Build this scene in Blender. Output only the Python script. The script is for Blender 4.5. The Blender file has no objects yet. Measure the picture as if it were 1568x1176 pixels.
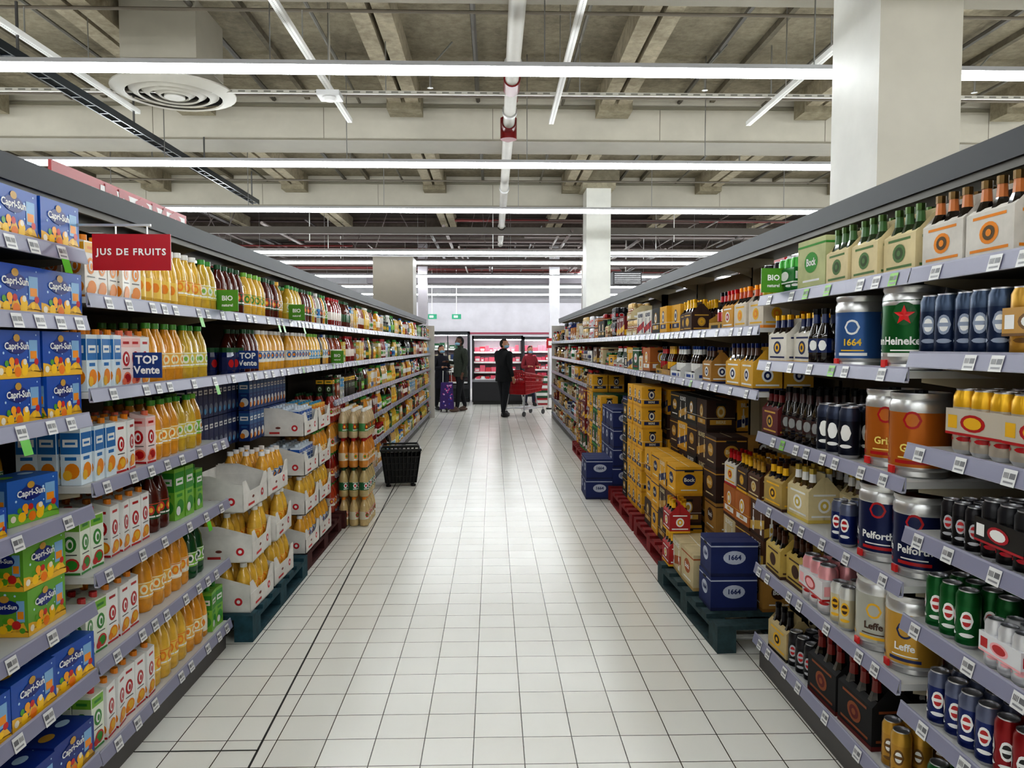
import bpy, bmesh, math, random
import numpy as np
from mathutils import Vector, Matrix
random.seed(7)
R=random.Random(11)
sc=bpy.context.scene
def C(r,g,b):
    def f(c):
        c/=255.0
        return c/12.92 if c<=0.04045 else ((c+0.055)/1.055)**2.4
    return (f(r),f(g),f(b))
# ---------------------------------------------------------------- materials
MN=['plastic','matte','print','juice','metal','glass','concrete','paint','cloth','lamp','skin','perf','wood','tin']
MATS={}
def mk(name,rough=.5,metal=0,coat=0,fn=None):
    m=bpy.data.materials.new(name); m.use_nodes=True
    nt=m.node_tree; b=nt.nodes['Principled BSDF']
    b.inputs['Roughness'].default_value=rough; b.inputs['Metallic'].default_value=metal
    b.inputs['Coat Weight'].default_value=coat
    a=nt.nodes.new('ShaderNodeAttribute'); a.attribute_name='fcol'
    col=a.outputs['Color']
    if fn: col=fn(nt,b,col)
    nt.links.new(col,b.inputs['Base Color'])
    MATS[name]=m
    return m
def noise(nt,scale,detail=4,coord='Object',rough=.6):
    tc=nt.nodes.new('ShaderNodeTexCoord'); n=nt.nodes.new('ShaderNodeTexNoise')
    n.inputs['Scale'].default_value=scale; n.inputs['Detail'].default_value=detail; n.inputs['Roughness'].default_value=rough
    nt.links.new(tc.outputs[coord],n.inputs['Vector']); return n.outputs['Fac']
def ramp(nt,fac,pts):
    r=nt.nodes.new('ShaderNodeValToRGB'); e=r.color_ramp.elements
    e[0].position=pts[0][0]; e[0].color=(*pts[0][1],1); e[1].position=pts[-1][0]; e[1].color=(*pts[-1][1],1)
    for p,c in pts[1:-1]:
        k=e.new(p); k.color=(*c,1)
    nt.links.new(fac,r.inputs['Fac']); return r.outputs['Color']
def mul(nt,a,b,fac=1.0,mode='MULTIPLY'):
    m=nt.nodes.new('ShaderNodeMix'); m.data_type='RGBA'; m.blend_type=mode
    m.inputs[0].default_value=fac
    nt.links.new(a,m.inputs[6])
    if isinstance(b,tuple): m.inputs[7].default_value=(*b,1)
    else: nt.links.new(b,m.inputs[7])
    return m.outputs[2]
def mulnoise(scale,lo,hi,detail=4):
    def f(nt,b,col):
        n=noise(nt,scale,detail); return mul(nt,col,ramp(nt,n,[(.3,(lo,)*3),(.7,(hi,)*3)]))
    return f
def fconc(nt,b,col):
    n=noise(nt,1.1,9,rough=.7); n2=noise(nt,11,7,rough=.7)
    c=mul(nt,col,ramp(nt,n,[(.3,(.55,.52,.47)),(.5,(.88,.86,.82)),(.72,(1.14,1.12,1.07))]))
    c=mul(nt,c,ramp(nt,n2,[(.35,(.74,.73,.72)),(.62,(1.05,)*3)]))
    bp=nt.nodes.new('ShaderNodeBump'); bp.inputs['Strength'].default_value=.5; bp.inputs['Distance'].default_value=.02
    nt.links.new(n2,bp.inputs['Height']); nt.links.new(bp.outputs[0],b.inputs['Normal'])
    return c
def fperf(nt,b,col):
    tc=nt.nodes.new('ShaderNodeTexCoord'); v=nt.nodes.new('ShaderNodeTexVoronoi'); v.inputs['Scale'].default_value=40; v.inputs['Randomness'].default_value=0
    nt.links.new(tc.outputs['Object'],v.inputs['Vector'])
    return mul(nt,col,ramp(nt,v.outputs['Distance'],[(.16,(.25,.25,.25)),(.22,(1,1,1))]))
mk('plastic',.32); mk('matte',.7,fn=mulnoise(9,.82,1.05)); mk('print',.4)
mk('juice',.12,coat=.4,fn=mulnoise(25,.82,1.1)); mk('metal',.3,metal=.85); mk('glass',.06,coat=.6); mk('tin',.28,metal=.45)
mk('concrete',.9,fn=fconc); mk('paint',.5,fn=mulnoise(1.5,.86,1.03)); mk('cloth',.9,fn=mulnoise(30,.75,1.15))
mk('skin',.5,fn=mulnoise(30,.92,1.05)); mk('perf',.6,fn=fperf); mk('wood',.8,fn=mulnoise(20,.55,1.15))
m=bpy.data.materials.new('lamp'); m.use_nodes=True; nt=m.node_tree; nt.nodes.remove(nt.nodes['Principled BSDF'])
e=nt.nodes.new('ShaderNodeEmission'); e.inputs['Strength'].default_value=27; e.inputs['Color'].default_value=(.94,.985,1,1)
nt.links.new(e.outputs[0],nt.nodes['Material Output'].inputs[0]); MATS['lamp']=m
MI={n:i for i,n in enumerate(MN)}
# ---------------------------------------------------------------- geometry builder
class T: pass
class G:
    def __init__(s): s.V=[];s.F=[];s.M=[];s.C=[];s.S=[];s.U=[]
    def face(s,idx,mat,col,uv=None):
        s.F.append(idx); s.M.append(MI[mat])
        if isinstance(col,str): s.S.append('ABCDE'.index(col)); s.C.append((0,0,0))
        else: s.S.append(-1); s.C.append(col)
        n=len(idx)
        s.U.append(uv or [((0,0),(1,0),(1,1),(0,1))[i%4] for i in range(n)])
    def vs(s,pts):
        b=len(s.V); s.V.extend([tuple(p) for p in pts]); return b
    def poly(s,pts,mat,col):
        b=s.vs(pts); s.face(list(range(b,b+len(pts))),mat,col)
    def box(s,x0,x1,y0,y1,z0,z1,mat,col,**o):
        if x0>x1:x0,x1=x1,x0
        if y0>y1:y0,y1=y1,y0
        b=s.vs([(x0,y0,z0),(x1,y0,z0),(x1,y1,z0),(x0,y1,z0),(x0,y0,z1),(x1,y0,z1),(x1,y1,z1),(x0,y1,z1)])
        for nm,f in (('front',(0,1,5,4)),('right',(1,2,6,5)),('back',(2,3,7,6)),('left',(3,0,4,7)),('top',(4,5,6,7)),('bottom',(3,2,1,0))):
            s.face([b+i for i in f],mat,o.get(nm,col))
    def lathe(s,prof,n,segs,cx=0,cy=0,cz=0,sy=1,close=True):
        b=len(s.V)
        for r,z in prof:
            for i in range(n):
                a=2*math.pi*(i+.5)/n
                s.V.append((cx+r*math.cos(a),cy+r*sy*math.sin(a),cz+z))
        for k in range(len(prof)-1):
            mat,col=segs[k] if isinstance(segs,list) else segs
            for i in range(n):
                j=(i+1)%n
                s.face([b+k*n+i,b+k*n+j,b+(k+1)*n+j,b+(k+1)*n+i],mat,col)
        if close:
            mat,col=segs[-1] if isinstance(segs,list) else segs
            s.face([b+(len(prof)-1)*n+i for i in range(n)],mat,col)
            mat,col=segs[0] if isinstance(segs,list) else segs
            s.face([b+i for i in range(n)][::-1],mat,col)
    def taper(s,p,q,r1,r2,mat,col,n=8,flat=1):
        p=Vector(p);q=Vector(q);d=(q-p).normalized()
        u=d.orthogonal().normalized();w=d.cross(u)
        b=len(s.V)
        for c,r in((p,r1),(q,r2)):
            for i in range(n):
                a=2*math.pi*i/n; s.V.append(tuple(c+u*(r*math.cos(a))+w*(r*math.sin(a))))
        for i in range(n):
            j=(i+1)%n; s.face([b+i,b+j,b+n+j,b+n+i],mat,col)
        s.face([b+n+i for i in range(n)],mat,col); s.face([b+i for i in range(n)][::-1],mat,col)
    def bar(s,p,q,r,mat,col,n=6): s.taper(p,q,r,r,mat,col,n)
    def ell(s,c,r,mat,col,n=14,m=10,keep=None):
        b=len(s.V)
        for k in range(m+1):
            t=math.pi*k/m
            for i in range(n):
                a=2*math.pi*i/n
                s.V.append((c[0]+r[0]*math.sin(t)*math.cos(a),c[1]+r[1]*math.sin(t)*math.sin(a),c[2]+r[2]*math.cos(t)))
        for k in range(m):
            for i in range(n):
                j=(i+1)%n; f=[b+(k+1)*n+i,b+(k+1)*n+j,b+k*n+j,b+k*n+i]
                if k==0: f=[f[0],f[1],f[2]]
                elif k==m-1: f=[f[0],f[2],f[3]]
                if keep:
                    cc=[sum(s.V[q][a] for q in f)/len(f)-c[a] for a in range(3)]
                    if not keep(*cc): continue
                s.face(f,mat,col)
    def P(s,face,w,d,u,v,eps=.0008):
        if face=='front': return (u,-d/2-eps,v)
        if face=='left': return (-w/2-eps,-u,v)
        if face=='right': return (w/2+eps,u,v)
        if face=='back': return (-u,d/2+eps,v)
        if face=='top': return (u,v,eps)
    def disc(s,face,w,d,u,v,ru,rv,mat,col,n=14,eps=.0008,a0=0,a1=2*math.pi):
        k=n if a1-a0>6.2 else n+1
        s.poly([s.P(face,w,d,u+ru*math.cos(a0+(a1-a0)*i/n),v+rv*math.sin(a0+(a1-a0)*i/n),eps) for i in range(k)],mat,col)
    def rect(s,face,w,d,u0,u1,v0,v1,mat,col,eps=.0006):
        s.poly([s.P(face,w,d,*p,eps) for p in((u0,v0),(u1,v0),(u1,v1),(u0,v1))],mat,col)
    def text(s,txt,size,face,w,d,u,v,mat,col,eps=.0014,maxw=None):
        vs,fs=textmesh(txt); W=vs[:,0].max()-vs[:,0].min()
        if maxw and W*size>maxw: size=maxw/W
        b=s.vs([s.P(face,w,d,u+p[0]*size,v+p[1]*size,eps) for p in vs])
        for f in fs: s.face([b+i for i in f],mat,col)
    def wtext(s,txt,size,r,v,mat,col,ang=0,eps=.0012):
        vs,fs=textmesh(txt)
        b=s.vs([((r+eps)*math.sin(p[0]*size/r+ang),-(r+eps)*math.cos(p[0]*size/r+ang),v+p[1]*size) for p in vs])
        for f in fs: s.face([b+i for i in f],mat,col)
    def wdisc(s,r,v,ru,rv,mat,col,ang=0,n=12,eps=.0006):
        m=6; b=len(s.V)
        for i in range(m+1):
            u=-1+2*i/m; h=math.sqrt(max(0,1-u*u))*rv
            h=max(h,rv*.05); a=u*ru/r+ang
            for z in(v-h,v+h): s.V.append(((r+eps)*math.sin(a),-(r+eps)*math.cos(a),z))
        for i in range(m): s.face([b+2*i,b+2*i+2,b+2*i+3,b+2*i+1],mat,col)
    def wrect(s,r,v0,v1,ru,mat,col,ang=0,eps=.0006,m=5):
        b=len(s.V)
        for i in range(m+1):
            a=(-1+2*i/m)*ru/r+ang
            for z in(v0,v1): s.V.append(((r+eps)*math.sin(a),-(r+eps)*math.cos(a),z))
        for i in range(m): s.face([b+2*i,b+2*i+2,b+2*i+3,b+2*i+1],mat,col)
    def fz(s):
        t=T(); t.co=np.array(s.V,dtype=np.float64); t.lt=np.array([len(f) for f in s.F]); t.li=np.array([i for f in s.F for i in f])
        t.m=np.array(s.M); t.c=np.array(s.C,dtype=np.float64).reshape(-1,3); t.s=np.array(s.S); t.uv=np.array([p for u in s.U for p in u])
        return t
TC={}
def textmesh(txt,bold=.03):
    if txt in TC: return TC[txt]
    cu=bpy.data.curves.new('t','FONT'); cu.body=txt; cu.size=1; cu.align_x='CENTER'; cu.align_y='CENTER'; cu.offset=bold; cu.resolution_u=2
    if txt=='JUS DE FRUITS': cu.space_character=1.2
    o=bpy.data.objects.new('t',cu); sc.collection.objects.link(o)
    bpy.context.view_layer.update()
    me=bpy.data.meshes.new_from_object(o.evaluated_get(bpy.context.evaluated_depsgraph_get()))
    vs=np.array([v.co[:] for v in me.vertices]).reshape(-1,3); fs=[list(p.vertices) for p in me.polygons]
    bpy.data.objects.remove(o); bpy.data.meshes.remove(me); bpy.data.curves.remove(cu)
    TC[txt]=(vs,fs); return TC[txt]
class B:
    def __init__(s): s.p=[]; s.nv=0; s.q=[]
    def add(s,t,M=None,pal=None):
        if isinstance(t,G): t=t.fz()
        co=t.co
        if M is not None:
            A=np.array(M); co=co@A[:3,:3].T+A[:3,3]
        c=t.c
        if pal is not None:
            c=c.copy()
            for k,pc in enumerate(pal): c[t.s==k]=pc
        s.p.append((co,t.lt,t.li+s.nv,t.m,c,t.uv)); s.nv+=len(co)
    def build(s,name,parent=None,smooth=35):
        if not s.p: return None
        co=np.concatenate([p[0] for p in s.p]); lt=np.concatenate([p[1] for p in s.p]); li=np.concatenate([p[2] for p in s.p])
        mi=np.concatenate([p[3] for p in s.p]); c=np.concatenate([p[4] for p in s.p]); uv=np.concatenate([p[5] for p in s.p])
        org=(co.min(0)+co.max(0))/2; org[2]=co[:,2].min(); co=co-org
        me=bpy.data.meshes.new(name)
        me.vertices.add(len(co)); me.vertices.foreach_set('co',co.ravel())
        me.loops.add(len(li)); me.loops.foreach_set('vertex_index',li)
        me.polygons.add(len(lt)); st=np.concatenate([[0],np.cumsum(lt)[:-1]]); me.polygons.foreach_set('loop_start',st)
        used=sorted(set(mi.tolist())); mp=np.zeros(len(MN),dtype=int)
        for k,u in enumerate(used): me.materials.append(MATS[MN[u]]); mp[u]=k
        me.update(calc_edges=True)
        me.polygons.foreach_set('material_index',mp[mi]); me.polygons.foreach_set('use_smooth',np.ones(len(lt),dtype=bool))
        ul=me.uv_layers.new(name='uv'); ul.data.foreach_set('uv',uv.ravel())
        ca=me.color_attributes.new('fcol','FLOAT_COLOR','CORNER')
        cc=np.repeat(np.concatenate([c,np.ones((len(c),1))],1),lt,axis=0); ca.data.foreach_set('color',cc.ravel())
        me.validate()
        try: me.set_sharp_from_angle(angle=math.radians(smooth))
        except Exception: pass
        o=bpy.data.objects.new(name,me); o.location=org; sc.collection.objects.link(o)
        return o
def obj(g,name,M=None,pal=None,smooth=35):
    b=B(); b.add(g,M,pal); return b.build(name,smooth=smooth)
def TR(x,y,z,rz=0,s=1): return Matrix.Translation((x,y,z))@Matrix.Rotation(rz,4,'Z')@Matrix.Scale(s,4)
W_=C(236,236,234); K_=C(12,12,14)
# ---------------------------------------------------------------- room
FY0,FY1,SX=-6,34,15
g=G(); g.box(-SX,SX,FY0,FY1,-.2,0,'paint',C(225,222,214)); fl=obj(g,'floor')
m=bpy.data.materials.new('floor_tiles'); m.use_nodes=True; nt=m.node_tree; b=nt.nodes['Principled BSDF']
gm=nt.nodes.new('ShaderNodeNewGeometry'); mp=nt.nodes.new('ShaderNodeMapping'); mp.inputs['Location'].default_value=(.08+20,20.0,0)
br=nt.nodes.new('ShaderNodeTexBrick'); br.offset=0; br.inputs['Scale'].default_value=1; br.inputs['Brick Width'].default_value=.2; br.inputs['Row Height'].default_value=.2
br.inputs['Mortar Size'].default_value=.0024; br.inputs['Mortar Smooth'].default_value=.2
br.inputs['Color1'].default_value=(*C(240,239,233),1); br.inputs['Color2'].default_value=(*C(233,231,224),1); br.inputs['Mortar'].default_value=(*C(62,50,42),1)
nt.links.new(gm.outputs['Position'],mp.inputs['Vector']); nt.links.new(mp.outputs[0],br.inputs['Vector'])
n1=noise(nt,.5,2); c=mul(nt,br.outputs['Color'],ramp(nt,n1,[(.25,(.95,.945,.93)),(.75,(1,1,1))]))
nt.links.new(c,b.inputs['Base Color'])
b.inputs['Roughness'].default_value=.24
nt.links.new(ramp(nt,noise(nt,3,2),[(.2,(.21,)*3),(.8,(.27,)*3)]),b.inputs['Roughness'])
bp=nt.nodes.new('ShaderNodeBump'); bp.inputs['Strength'].default_value=.3; bp.inputs['Distance'].default_value=.002; bp.invert=True
nt.links.new(br.outputs['Fac'],bp.inputs['Height']); nt.links.new(bp.outputs[0],b.inputs['Normal'])
fl.data.materials[0]=m
g=G()
for (x0,y0,x1,y1) in((-.885,1.5,-1.42,16.9),):
    g.poly([(x0-.0045,y0,.001),(x0+.0045,y0,.001),(x1+.006,y1,.001),(x1-.006,y1,.001)],'matte',C(34,30,28))
g.poly([(-1.5,2.92,.001),(-.93,2.92,.001),(-.93,2.928,.001),(-1.5,2.928,.001)],'matte',C(30,26,24))
obj(g,'floor_joint_1')  # dark expansion joint and cross joint in the floor tiles
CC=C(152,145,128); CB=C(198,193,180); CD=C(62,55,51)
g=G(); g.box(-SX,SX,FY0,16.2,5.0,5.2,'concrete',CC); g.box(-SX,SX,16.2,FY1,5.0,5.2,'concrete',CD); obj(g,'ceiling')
for nm,a in(('wall_left',(-SX-.2,-SX,FY0,FY1,0,5.2)),('wall_right',(SX,SX+.2,FY0,FY1,0,5.2)),('wall_back',(-SX,SX,FY1,FY1+.2,0,5.2)),('wall_front',(-SX,SX,FY0-.2,FY0,0,5.2))):
    g=G(); g.box(*a,'paint',C(205,203,207) if nm=='wall_back' else C(200,197,192)); obj(g,nm)
for i,y in enumerate((.75,5.6,10.45,15.3)):
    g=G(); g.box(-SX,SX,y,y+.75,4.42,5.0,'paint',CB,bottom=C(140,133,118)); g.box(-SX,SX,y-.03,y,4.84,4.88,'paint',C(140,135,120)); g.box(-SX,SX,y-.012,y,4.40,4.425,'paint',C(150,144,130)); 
    for k in range(-6,7): g.box(k*2.3-.004,k*2.3+.004,y-.002,y,4.43,4.84,'paint',C(120,114,100))
    obj(g,'ceiling_beam')
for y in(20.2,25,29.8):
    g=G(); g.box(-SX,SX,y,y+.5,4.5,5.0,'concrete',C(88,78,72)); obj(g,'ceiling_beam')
g=G()
for x in(-12,-9.3,-6.6,-3.9,-1.15,1.6,4.3,7.0,9.7,12.3):
    for dx in(-.11,.11):
        for (a,bb) in((1.5,5.6),(6.35,10.2),(11.2,15.3),(16.05,20.2)):
            g.box(x+dx-.085,x+dx+.085,a,bb,4.74,5.0,'concrete',C(184,176,157))
    for yy in(6.35,9.9,11.2,14.9): g.box(x-.22,x+.22,yy,yy+.35,4.66,5.0,'concrete',C(166,159,140))
obj(g,'ceiling_ribs')
g=G()
for x in(-10.6,-7.9,-5.2,-2.5,.25,3.0,5.7,8.4): 
    for a,bb in((1.5,5.6),(6.35,10.4),(11.2,15.3)):
        g.box(x-.03,x+.03,a,bb,4.93,5.0,'concrete',C(120,114,100))
        g.bar((x+.7,a,4.9),(x+.7,bb,4.9),.02,'paint',C(110,106,96)); g.bar((x-.45,a,4.93),(x-.45,bb,4.93),.03,'paint',C(90,86,78))
for y in(7.2,8.6,9.6,12.1,13.4,14.4): g.bar((-12,y,4.72),(12,y,4.72),.016,'paint',C(120,112,100))
for y in(11.35,16.3): g.bar((-13,y,4.6),(13,y,4.6),.035,'paint',C(150,143,128))
for k in range(14): 
    x=-10+k*1.55; y=(8.6,12.1)[k%2]; g.bar((x,y,4.5),(x,y,4.72),.012,'metal',C(190,190,190)); g.lathe([(.035,-.01),(.02,.0)],10,('metal',C(200,200,200)),x,y,4.5)
    g.bar((x,y,4.72),(x+.25,y,5.0),.01,'paint',C(140,140,135))
obj(g,'ceiling_conduits')
SYS=[-4,-1,2.0,5.9,8.92,11.9,17.2,19.3,23,27,31]
for y in SYS:
    g=G(); g.box(-13.5,13.5,y-.036,y+.036,3.742,3.775,'plastic',C(190,190,194)); g.box(-13.5,13.5,y-.032,y+.032,3.688,3.741,'lamp',W_)
    for k in range(-6,7): g.bar((k*2.1+.4,y,3.775),(k*2.1+.4,y,4.4 if y in(5.9,) else 4.99),.006,'metal',C(150,150,150),4)
    obj(g,'ceiling_strip_light')
for x,y0,y1 in((-2.6,22,27),(2.9,22,27)):
    g=G(); g.box(x-.03,x+.03,y0,y1,4.04,4.08,'plastic',W_); g.box(x-.025,x+.025,y0,y1,3.98,4.039,'lamp',W_); g.bar((x,y0+.5,4.05),(x,y0+.5,5),.01,'metal',W_); g.bar((x,y1-.5,4.05),(x,y1-.5,5),.01,'metal',W_); obj(g,'ceiling_strip_light')
g=G(); px,pz=.19,4.22
g.bar((px,-5,pz),(px,19.5,pz),.068,'paint',C(196,193,186),16)
for y,l in((7.5,.3),(8.95,.55)): g.bar((px,y,pz),(px,y+l,pz),.084,'plastic',C(110,8,14),16)
for y in(7.1,8.5,12.6,16.6): g.bar((px,y,pz),(px,y+.06,pz),.085,'metal',C(200,200,200),16); g.bar((px,y+.03,pz),(px,y+.03,5),.012,'metal',C(170,170,170))
g.bar((px,9.2,pz-.13),(px,9.2,pz+.12),.1,'plastic',C(110,8,14),14); g.bar((px,9.2,4.3),(px,9.2,5),.045,'paint',C(120,20,24),12); g.bar((px+.05,8.3,4.25),(px+.05,8.3,5),.03,'paint',C(130,24,26),10)
obj(g,'sprinkler_pipe')
for x,z,y0,y1 in((.66,4.1,-3,8.6),(-1.6,4.1,-3,8.6),(2.90,4.1,-3,8.6),(-3.9,4.15,-3,8.5)):
    g=G()
    g.box(x-.026,x-.02,y0,y1,z,z+.045,'plastic',W_); g.box(x+.02,x+.026,y0,y1,z,z+.045,'plastic',W_); g.box(x-.02,x+.02,y0,y1,z,z+.006,'perf',W_)
    for k in range(int(y0),int(y1)): g.bar((x,k+.5,z+.04),(x,k+.5,4.42 if k in(0,1,5,6) else 5),.006,'metal',C(170,170,170),4)
    obj(g,'cable_tray')
g=G(); x,z=-3.9,3.93
for dx in(-.05,.05): g.box(x+dx-.008,x+dx+.008,-3,12.6,z,z+.07,'metal',C(60,66,74))
for k in range(-12,51): g.box(x-.05,x+.05,k*.25,k*.25+.03,z,z+.012,'metal',C(60,66,74))
for k in range(-1,7): g.bar((x,k*2+.4,z),(x,k*2+.4,4.42),.012,'metal',C(110,110,112),4)
obj(g,'cable_ladder')
g=G(); g.box(-13,13,7.88,7.91,4.185,4.22,'plastic',C(186,183,174))
for k in range(-100,100): g.box(k*.13,k*.13+.07,7.876,7.88,4.195,4.21,'plastic',C(120,118,110))
for k in range(-6,7): g.bar((k*2+.9,7.9,4.2),(k*2+.9,7.9,4.72),.008,'metal',C(170,170,170),4)
obj(g,'electrical_trunking')
g=G(); g.box(-1.72,-1.5,7.5,7.72,4.05,4.1,'plastic',C(200,200,200)); g.lathe([(.05,-.03),(.07,0)],12,('plastic',C(230,230,230)),-1.61,7.6,4.05); g.bar((-1.61,7.6,4.1),(-1.61,7.6,5),.01,'metal',W_); obj(g,'smoke_detector')
g=G(); dx,dy,dz=-3.27,7.95,4.17
g.box(dx-.37,dx+.37,dy-.37,dy+.37,4.42,4.999,'paint',C(170,165,152))
g.lathe([(.36,.25),(.56,.06)],32,('paint',C(184,180,170)),dx,dy,dz,close=False)
for r0,r1 in((.6,.47),(.43,.345),(.31,.24),(.2,.14)):
    g.lathe([(r0,.045),(r0,.03),(r1,-.015),(r1-.01,.0),(r0-.03,.05)],36,('paint',C(206,203,194)),dx,dy,dz,close=False)
g.lathe([(.1,-.02),(.1,.01)],24,('paint',C(200,198,190)),dx,dy,dz); g.lathe([(.55,.06),(.55,.07)],32,('matte',C(36,34,32)),dx,dy,dz)
obj(g,'air_diffuser')
def column(x0,x1,y0,y1,z1,col,cap=False,side=None):
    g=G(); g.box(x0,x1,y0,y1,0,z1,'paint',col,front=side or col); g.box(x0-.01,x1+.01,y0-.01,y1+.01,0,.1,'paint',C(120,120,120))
    if cap: g.box(x0-.08,x1+.08,y0-.08,y1+.06,z1-.12,z1+.0,'concrete',C(190,184,165)); g.box(x0-.14,x1+.14,y0-.14,y1+.08,z1,5.0,'concrete',C(150,144,128))
    obj(g,'concrete_column')
column(2.35,2.86,4.6,5.24,5.0,C(222,221,215),False,C(190,185,173))  # camera-facing front gets a darker colour, its shade painted in
column(1.80,2.27,14.55,15.1,4.75,C(238,238,232),True)
column(-2.85,-1.9,18.0,18.8,3.72,C(120,113,101)); 
column(1.75,2.05,23.2,23.5,5.0,C(245,244,250))
column(-2.3,-2.02,23.2,23.5,5.0,C(175,170,176))
column(2.3,2.6,19.0,19.6,5.0,C(120,110,100))
g=G(); rr=random.Random(3)
for k in range(60):
    y=rr.uniform(16.3,31); z=rr.uniform(3.9,4.9); col=rr.choice([C(110,94,90),C(80,68,66),C(150,140,138),C(66,50,50),C(120,46,46)])
    x0=rr.uniform(-12,2); g.bar((x0,y,z),(x0+rr.uniform(4,12),y,z),rr.uniform(.012,.04),'paint',col)
for k in range(46):
    x=rr.uniform(-9,9); z=rr.uniform(3.9,4.9); y0=rr.uniform(16.5,22)
    g.bar((x,y0,z),(x,y0+rr.uniform(4,9),z),rr.uniform(.012,.045),'paint',rr.choice([C(110,98,94),C(160,150,146),C(70,62,60)]))
for k in range(60):
    x=rr.uniform(-9,9); y=rr.uniform(16.5,28); g.bar((x,y,rr.uniform(3.9,4.2)),(x+rr.uniform(-.8,.8),y,5),.012,'paint',C(110,100,98),4)
obj(g,'ceiling_services')
g=G(); g.box(-13,13,16.6,16.7,4.05,4.2,'paint',C(104,98,92)); g.box(-13,13,18.3,18.7,3.8,3.95,'paint',C(120,112,108)); g.box(-4,4,24,24.6,3.6,3.9,'paint',C(112,106,112)); 
g.bar((-9,20.0,3.8),(9,20.0,3.8),.1,'paint',C(96,86,84),14)
for x in(-8,-4,0,4,8): 
    for y in(16.65,18.5,20.0): g.bar((x,y,3.9),(x,y,4.5 if y==20 else 5),.012,'metal',W_,4)
obj(g,'ventilation_duct')
g=G(); g.box(3.3,4.1,20.7,21.2,3.3,3.65,'matte',C(40,38,40),front=C(70,68,70)); 
for k in range(6): g.box(3.34,4.06,20.67,20.7,3.33+k*.05,3.345+k*.05,'metal',C(140,140,140))
g.bar((3.7,20.95,3.6),(3.7,20.95,5),.02,'metal',W_); obj(g,'heater_unit')
# ---------------------------------------------------------------- product templates
TP={}
def bottle(n=12,dec=True,sq=1):
    g=G(); J=('juice','A');L=('plastic','B')
    g.lathe([(.036,0),(.043,.012),(.0425,.035),(.0433,.055),(.0436,.06),(.0436,.13),(.043,.132),(.041,.155),(.034,.188),(.019,.222),(.0165,.232),(.019,.233),(.0185,.256)],n,
      [J,J,J,J,L,J,J,J,J,J,('plastic','C'),('plastic','C'),('plastic','C')])
    if dec:
        for a in(-.9,.9,0):
            g.wdisc(.0438,.1,.017,.021,'plastic','D',a)
            g.wdisc(.0438,.1,.009,.011,'plastic','E',a,eps=.0011)
            g.wrect(.0438,.068,.075,.018,'plastic',C(245,245,240),a,m=3)
            g.wrect(.0438,.124,.128,.02,'plastic','D',a,m=3)
    return g.fz()
TP['bottle']=bottle(); TP['bottle_lo']=bottle(8,False)
def slim(n=12):
    g=G(); J=('juice','A');L=('plastic','B')
    g.lathe([(.03,0),(.037,.01),(.037,.03),(.0375,.03),(.0375,.11),(.037,.11),(.034,.15),(.02,.2),(.016,.22),(.02,.221),(.02,.25)],n,[J,J,J,L,L,J,J,J,('plastic','C'),('plastic','C'),('plastic','C')])
    for a in(-.8,.8): g.wdisc(.0376,.075,.018,.02,'plastic','D',a)
    return g.fz()
TP['slim']=slim()
def jar(n=10):
    g=G(); J=('juice','A');L=('plastic','B')
    g.lathe([(.036,0),(.042,.01),(.042,.03),(.0425,.03),(.0425,.1),(.042,.1),(.036,.125),(.037,.126),(.037,.15)],n,[J,J,J,L,L,J,('plastic','C'),('plastic','C'),('plastic','C')])
    g.wdisc(.0426,.065,.018,.022,'plastic','D',-.7); g.wdisc(.0426,.065,.018,.022,'plastic','D',.7)
    return g.fz()
TP['jar']=jar()
def carton():
    g=G(); w,d,h=.074,.07,.195
    g.box(-w/2,w/2,-d/2,d/2,0,h,'plastic','A',top='D')
    g.poly([(-w/2,-d/2,h),(w/2,-d/2,h),(w/2,d/2,h+.018),(-w/2,d/2,h+.018)],'plastic','A')
    g.poly([(-w/2,-d/2,h),(-w/2,d/2,h+.018),(-w/2,d/2,h)],'plastic','A'); g.poly([(w/2,-d/2,h),(w/2,d/2,h),(w/2,d/2,h+.018)],'plastic','A')
    g.lathe([(.014,0),(.014,.024)],10,('plastic','C'),0,-.008,h)
    for f in('front','left','right'):
        g.rect(f,w,d,-.034,.034,h-.04,h-.005,'plastic','D')
        g.rect(f,w,d,-.02,.02,h-.028,h-.018,'plastic','B',eps=.0012)
        g.disc(f,w,d,0,.11,.023,.029,'plastic','B')
        g.disc(f,w,d,0,.11,.013,.019,'plastic',W_,eps=.0014); g.disc(f,w,d,.002,.108,.007,.012,'plastic','B',eps=.002)
        g.disc(f,w,d,.006,.036,.026,.024,'plastic','C'); g.disc(f,w,d,.006,.036,.019,.017,'plastic','E',eps=.0014); g.disc(f,w,d,-.016,.024,.014,.013,'plastic','C',eps=.002)
        g.rect(f,w,d,-.034,.034,.0,.008,'plastic','B',eps=.0011)
        g.rect(f,w,d,-.024,.024,.07,.074,'plastic',C(90,90,90),eps=.0011)
    return g.fz()
TP['carton']=carton()
def carton2():
    g=G(); w,d,h=.074,.07,.2
    g.box(-w/2,w/2,-d/2,d/2,0,h,'plastic','A'); g.lathe([(.013,0),(.013,.02)],10,('plastic','C'),0,0,h)
    for f in('front','left','right'):
        g.rect(f,w,d,-.034,.034,.11,.185,'plastic','B'); g.rect(f,w,d,-.026,.026,.135,.162,'plastic',W_,eps=.0012); g.rect(f,w,d,-.018,.018,.144,.152,'plastic','B',eps=.0018)
        g.disc(f,w,d,.004,.05,.026,.028,'plastic','C'); g.disc(f,w,d,-.012,.035,.016,.018,'plastic','D',eps=.0014)
        g.rect(f,w,d,-.02,.02,.088,.1,'plastic','B')
    return g.fz()
TP['carton2']=carton2()
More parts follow.
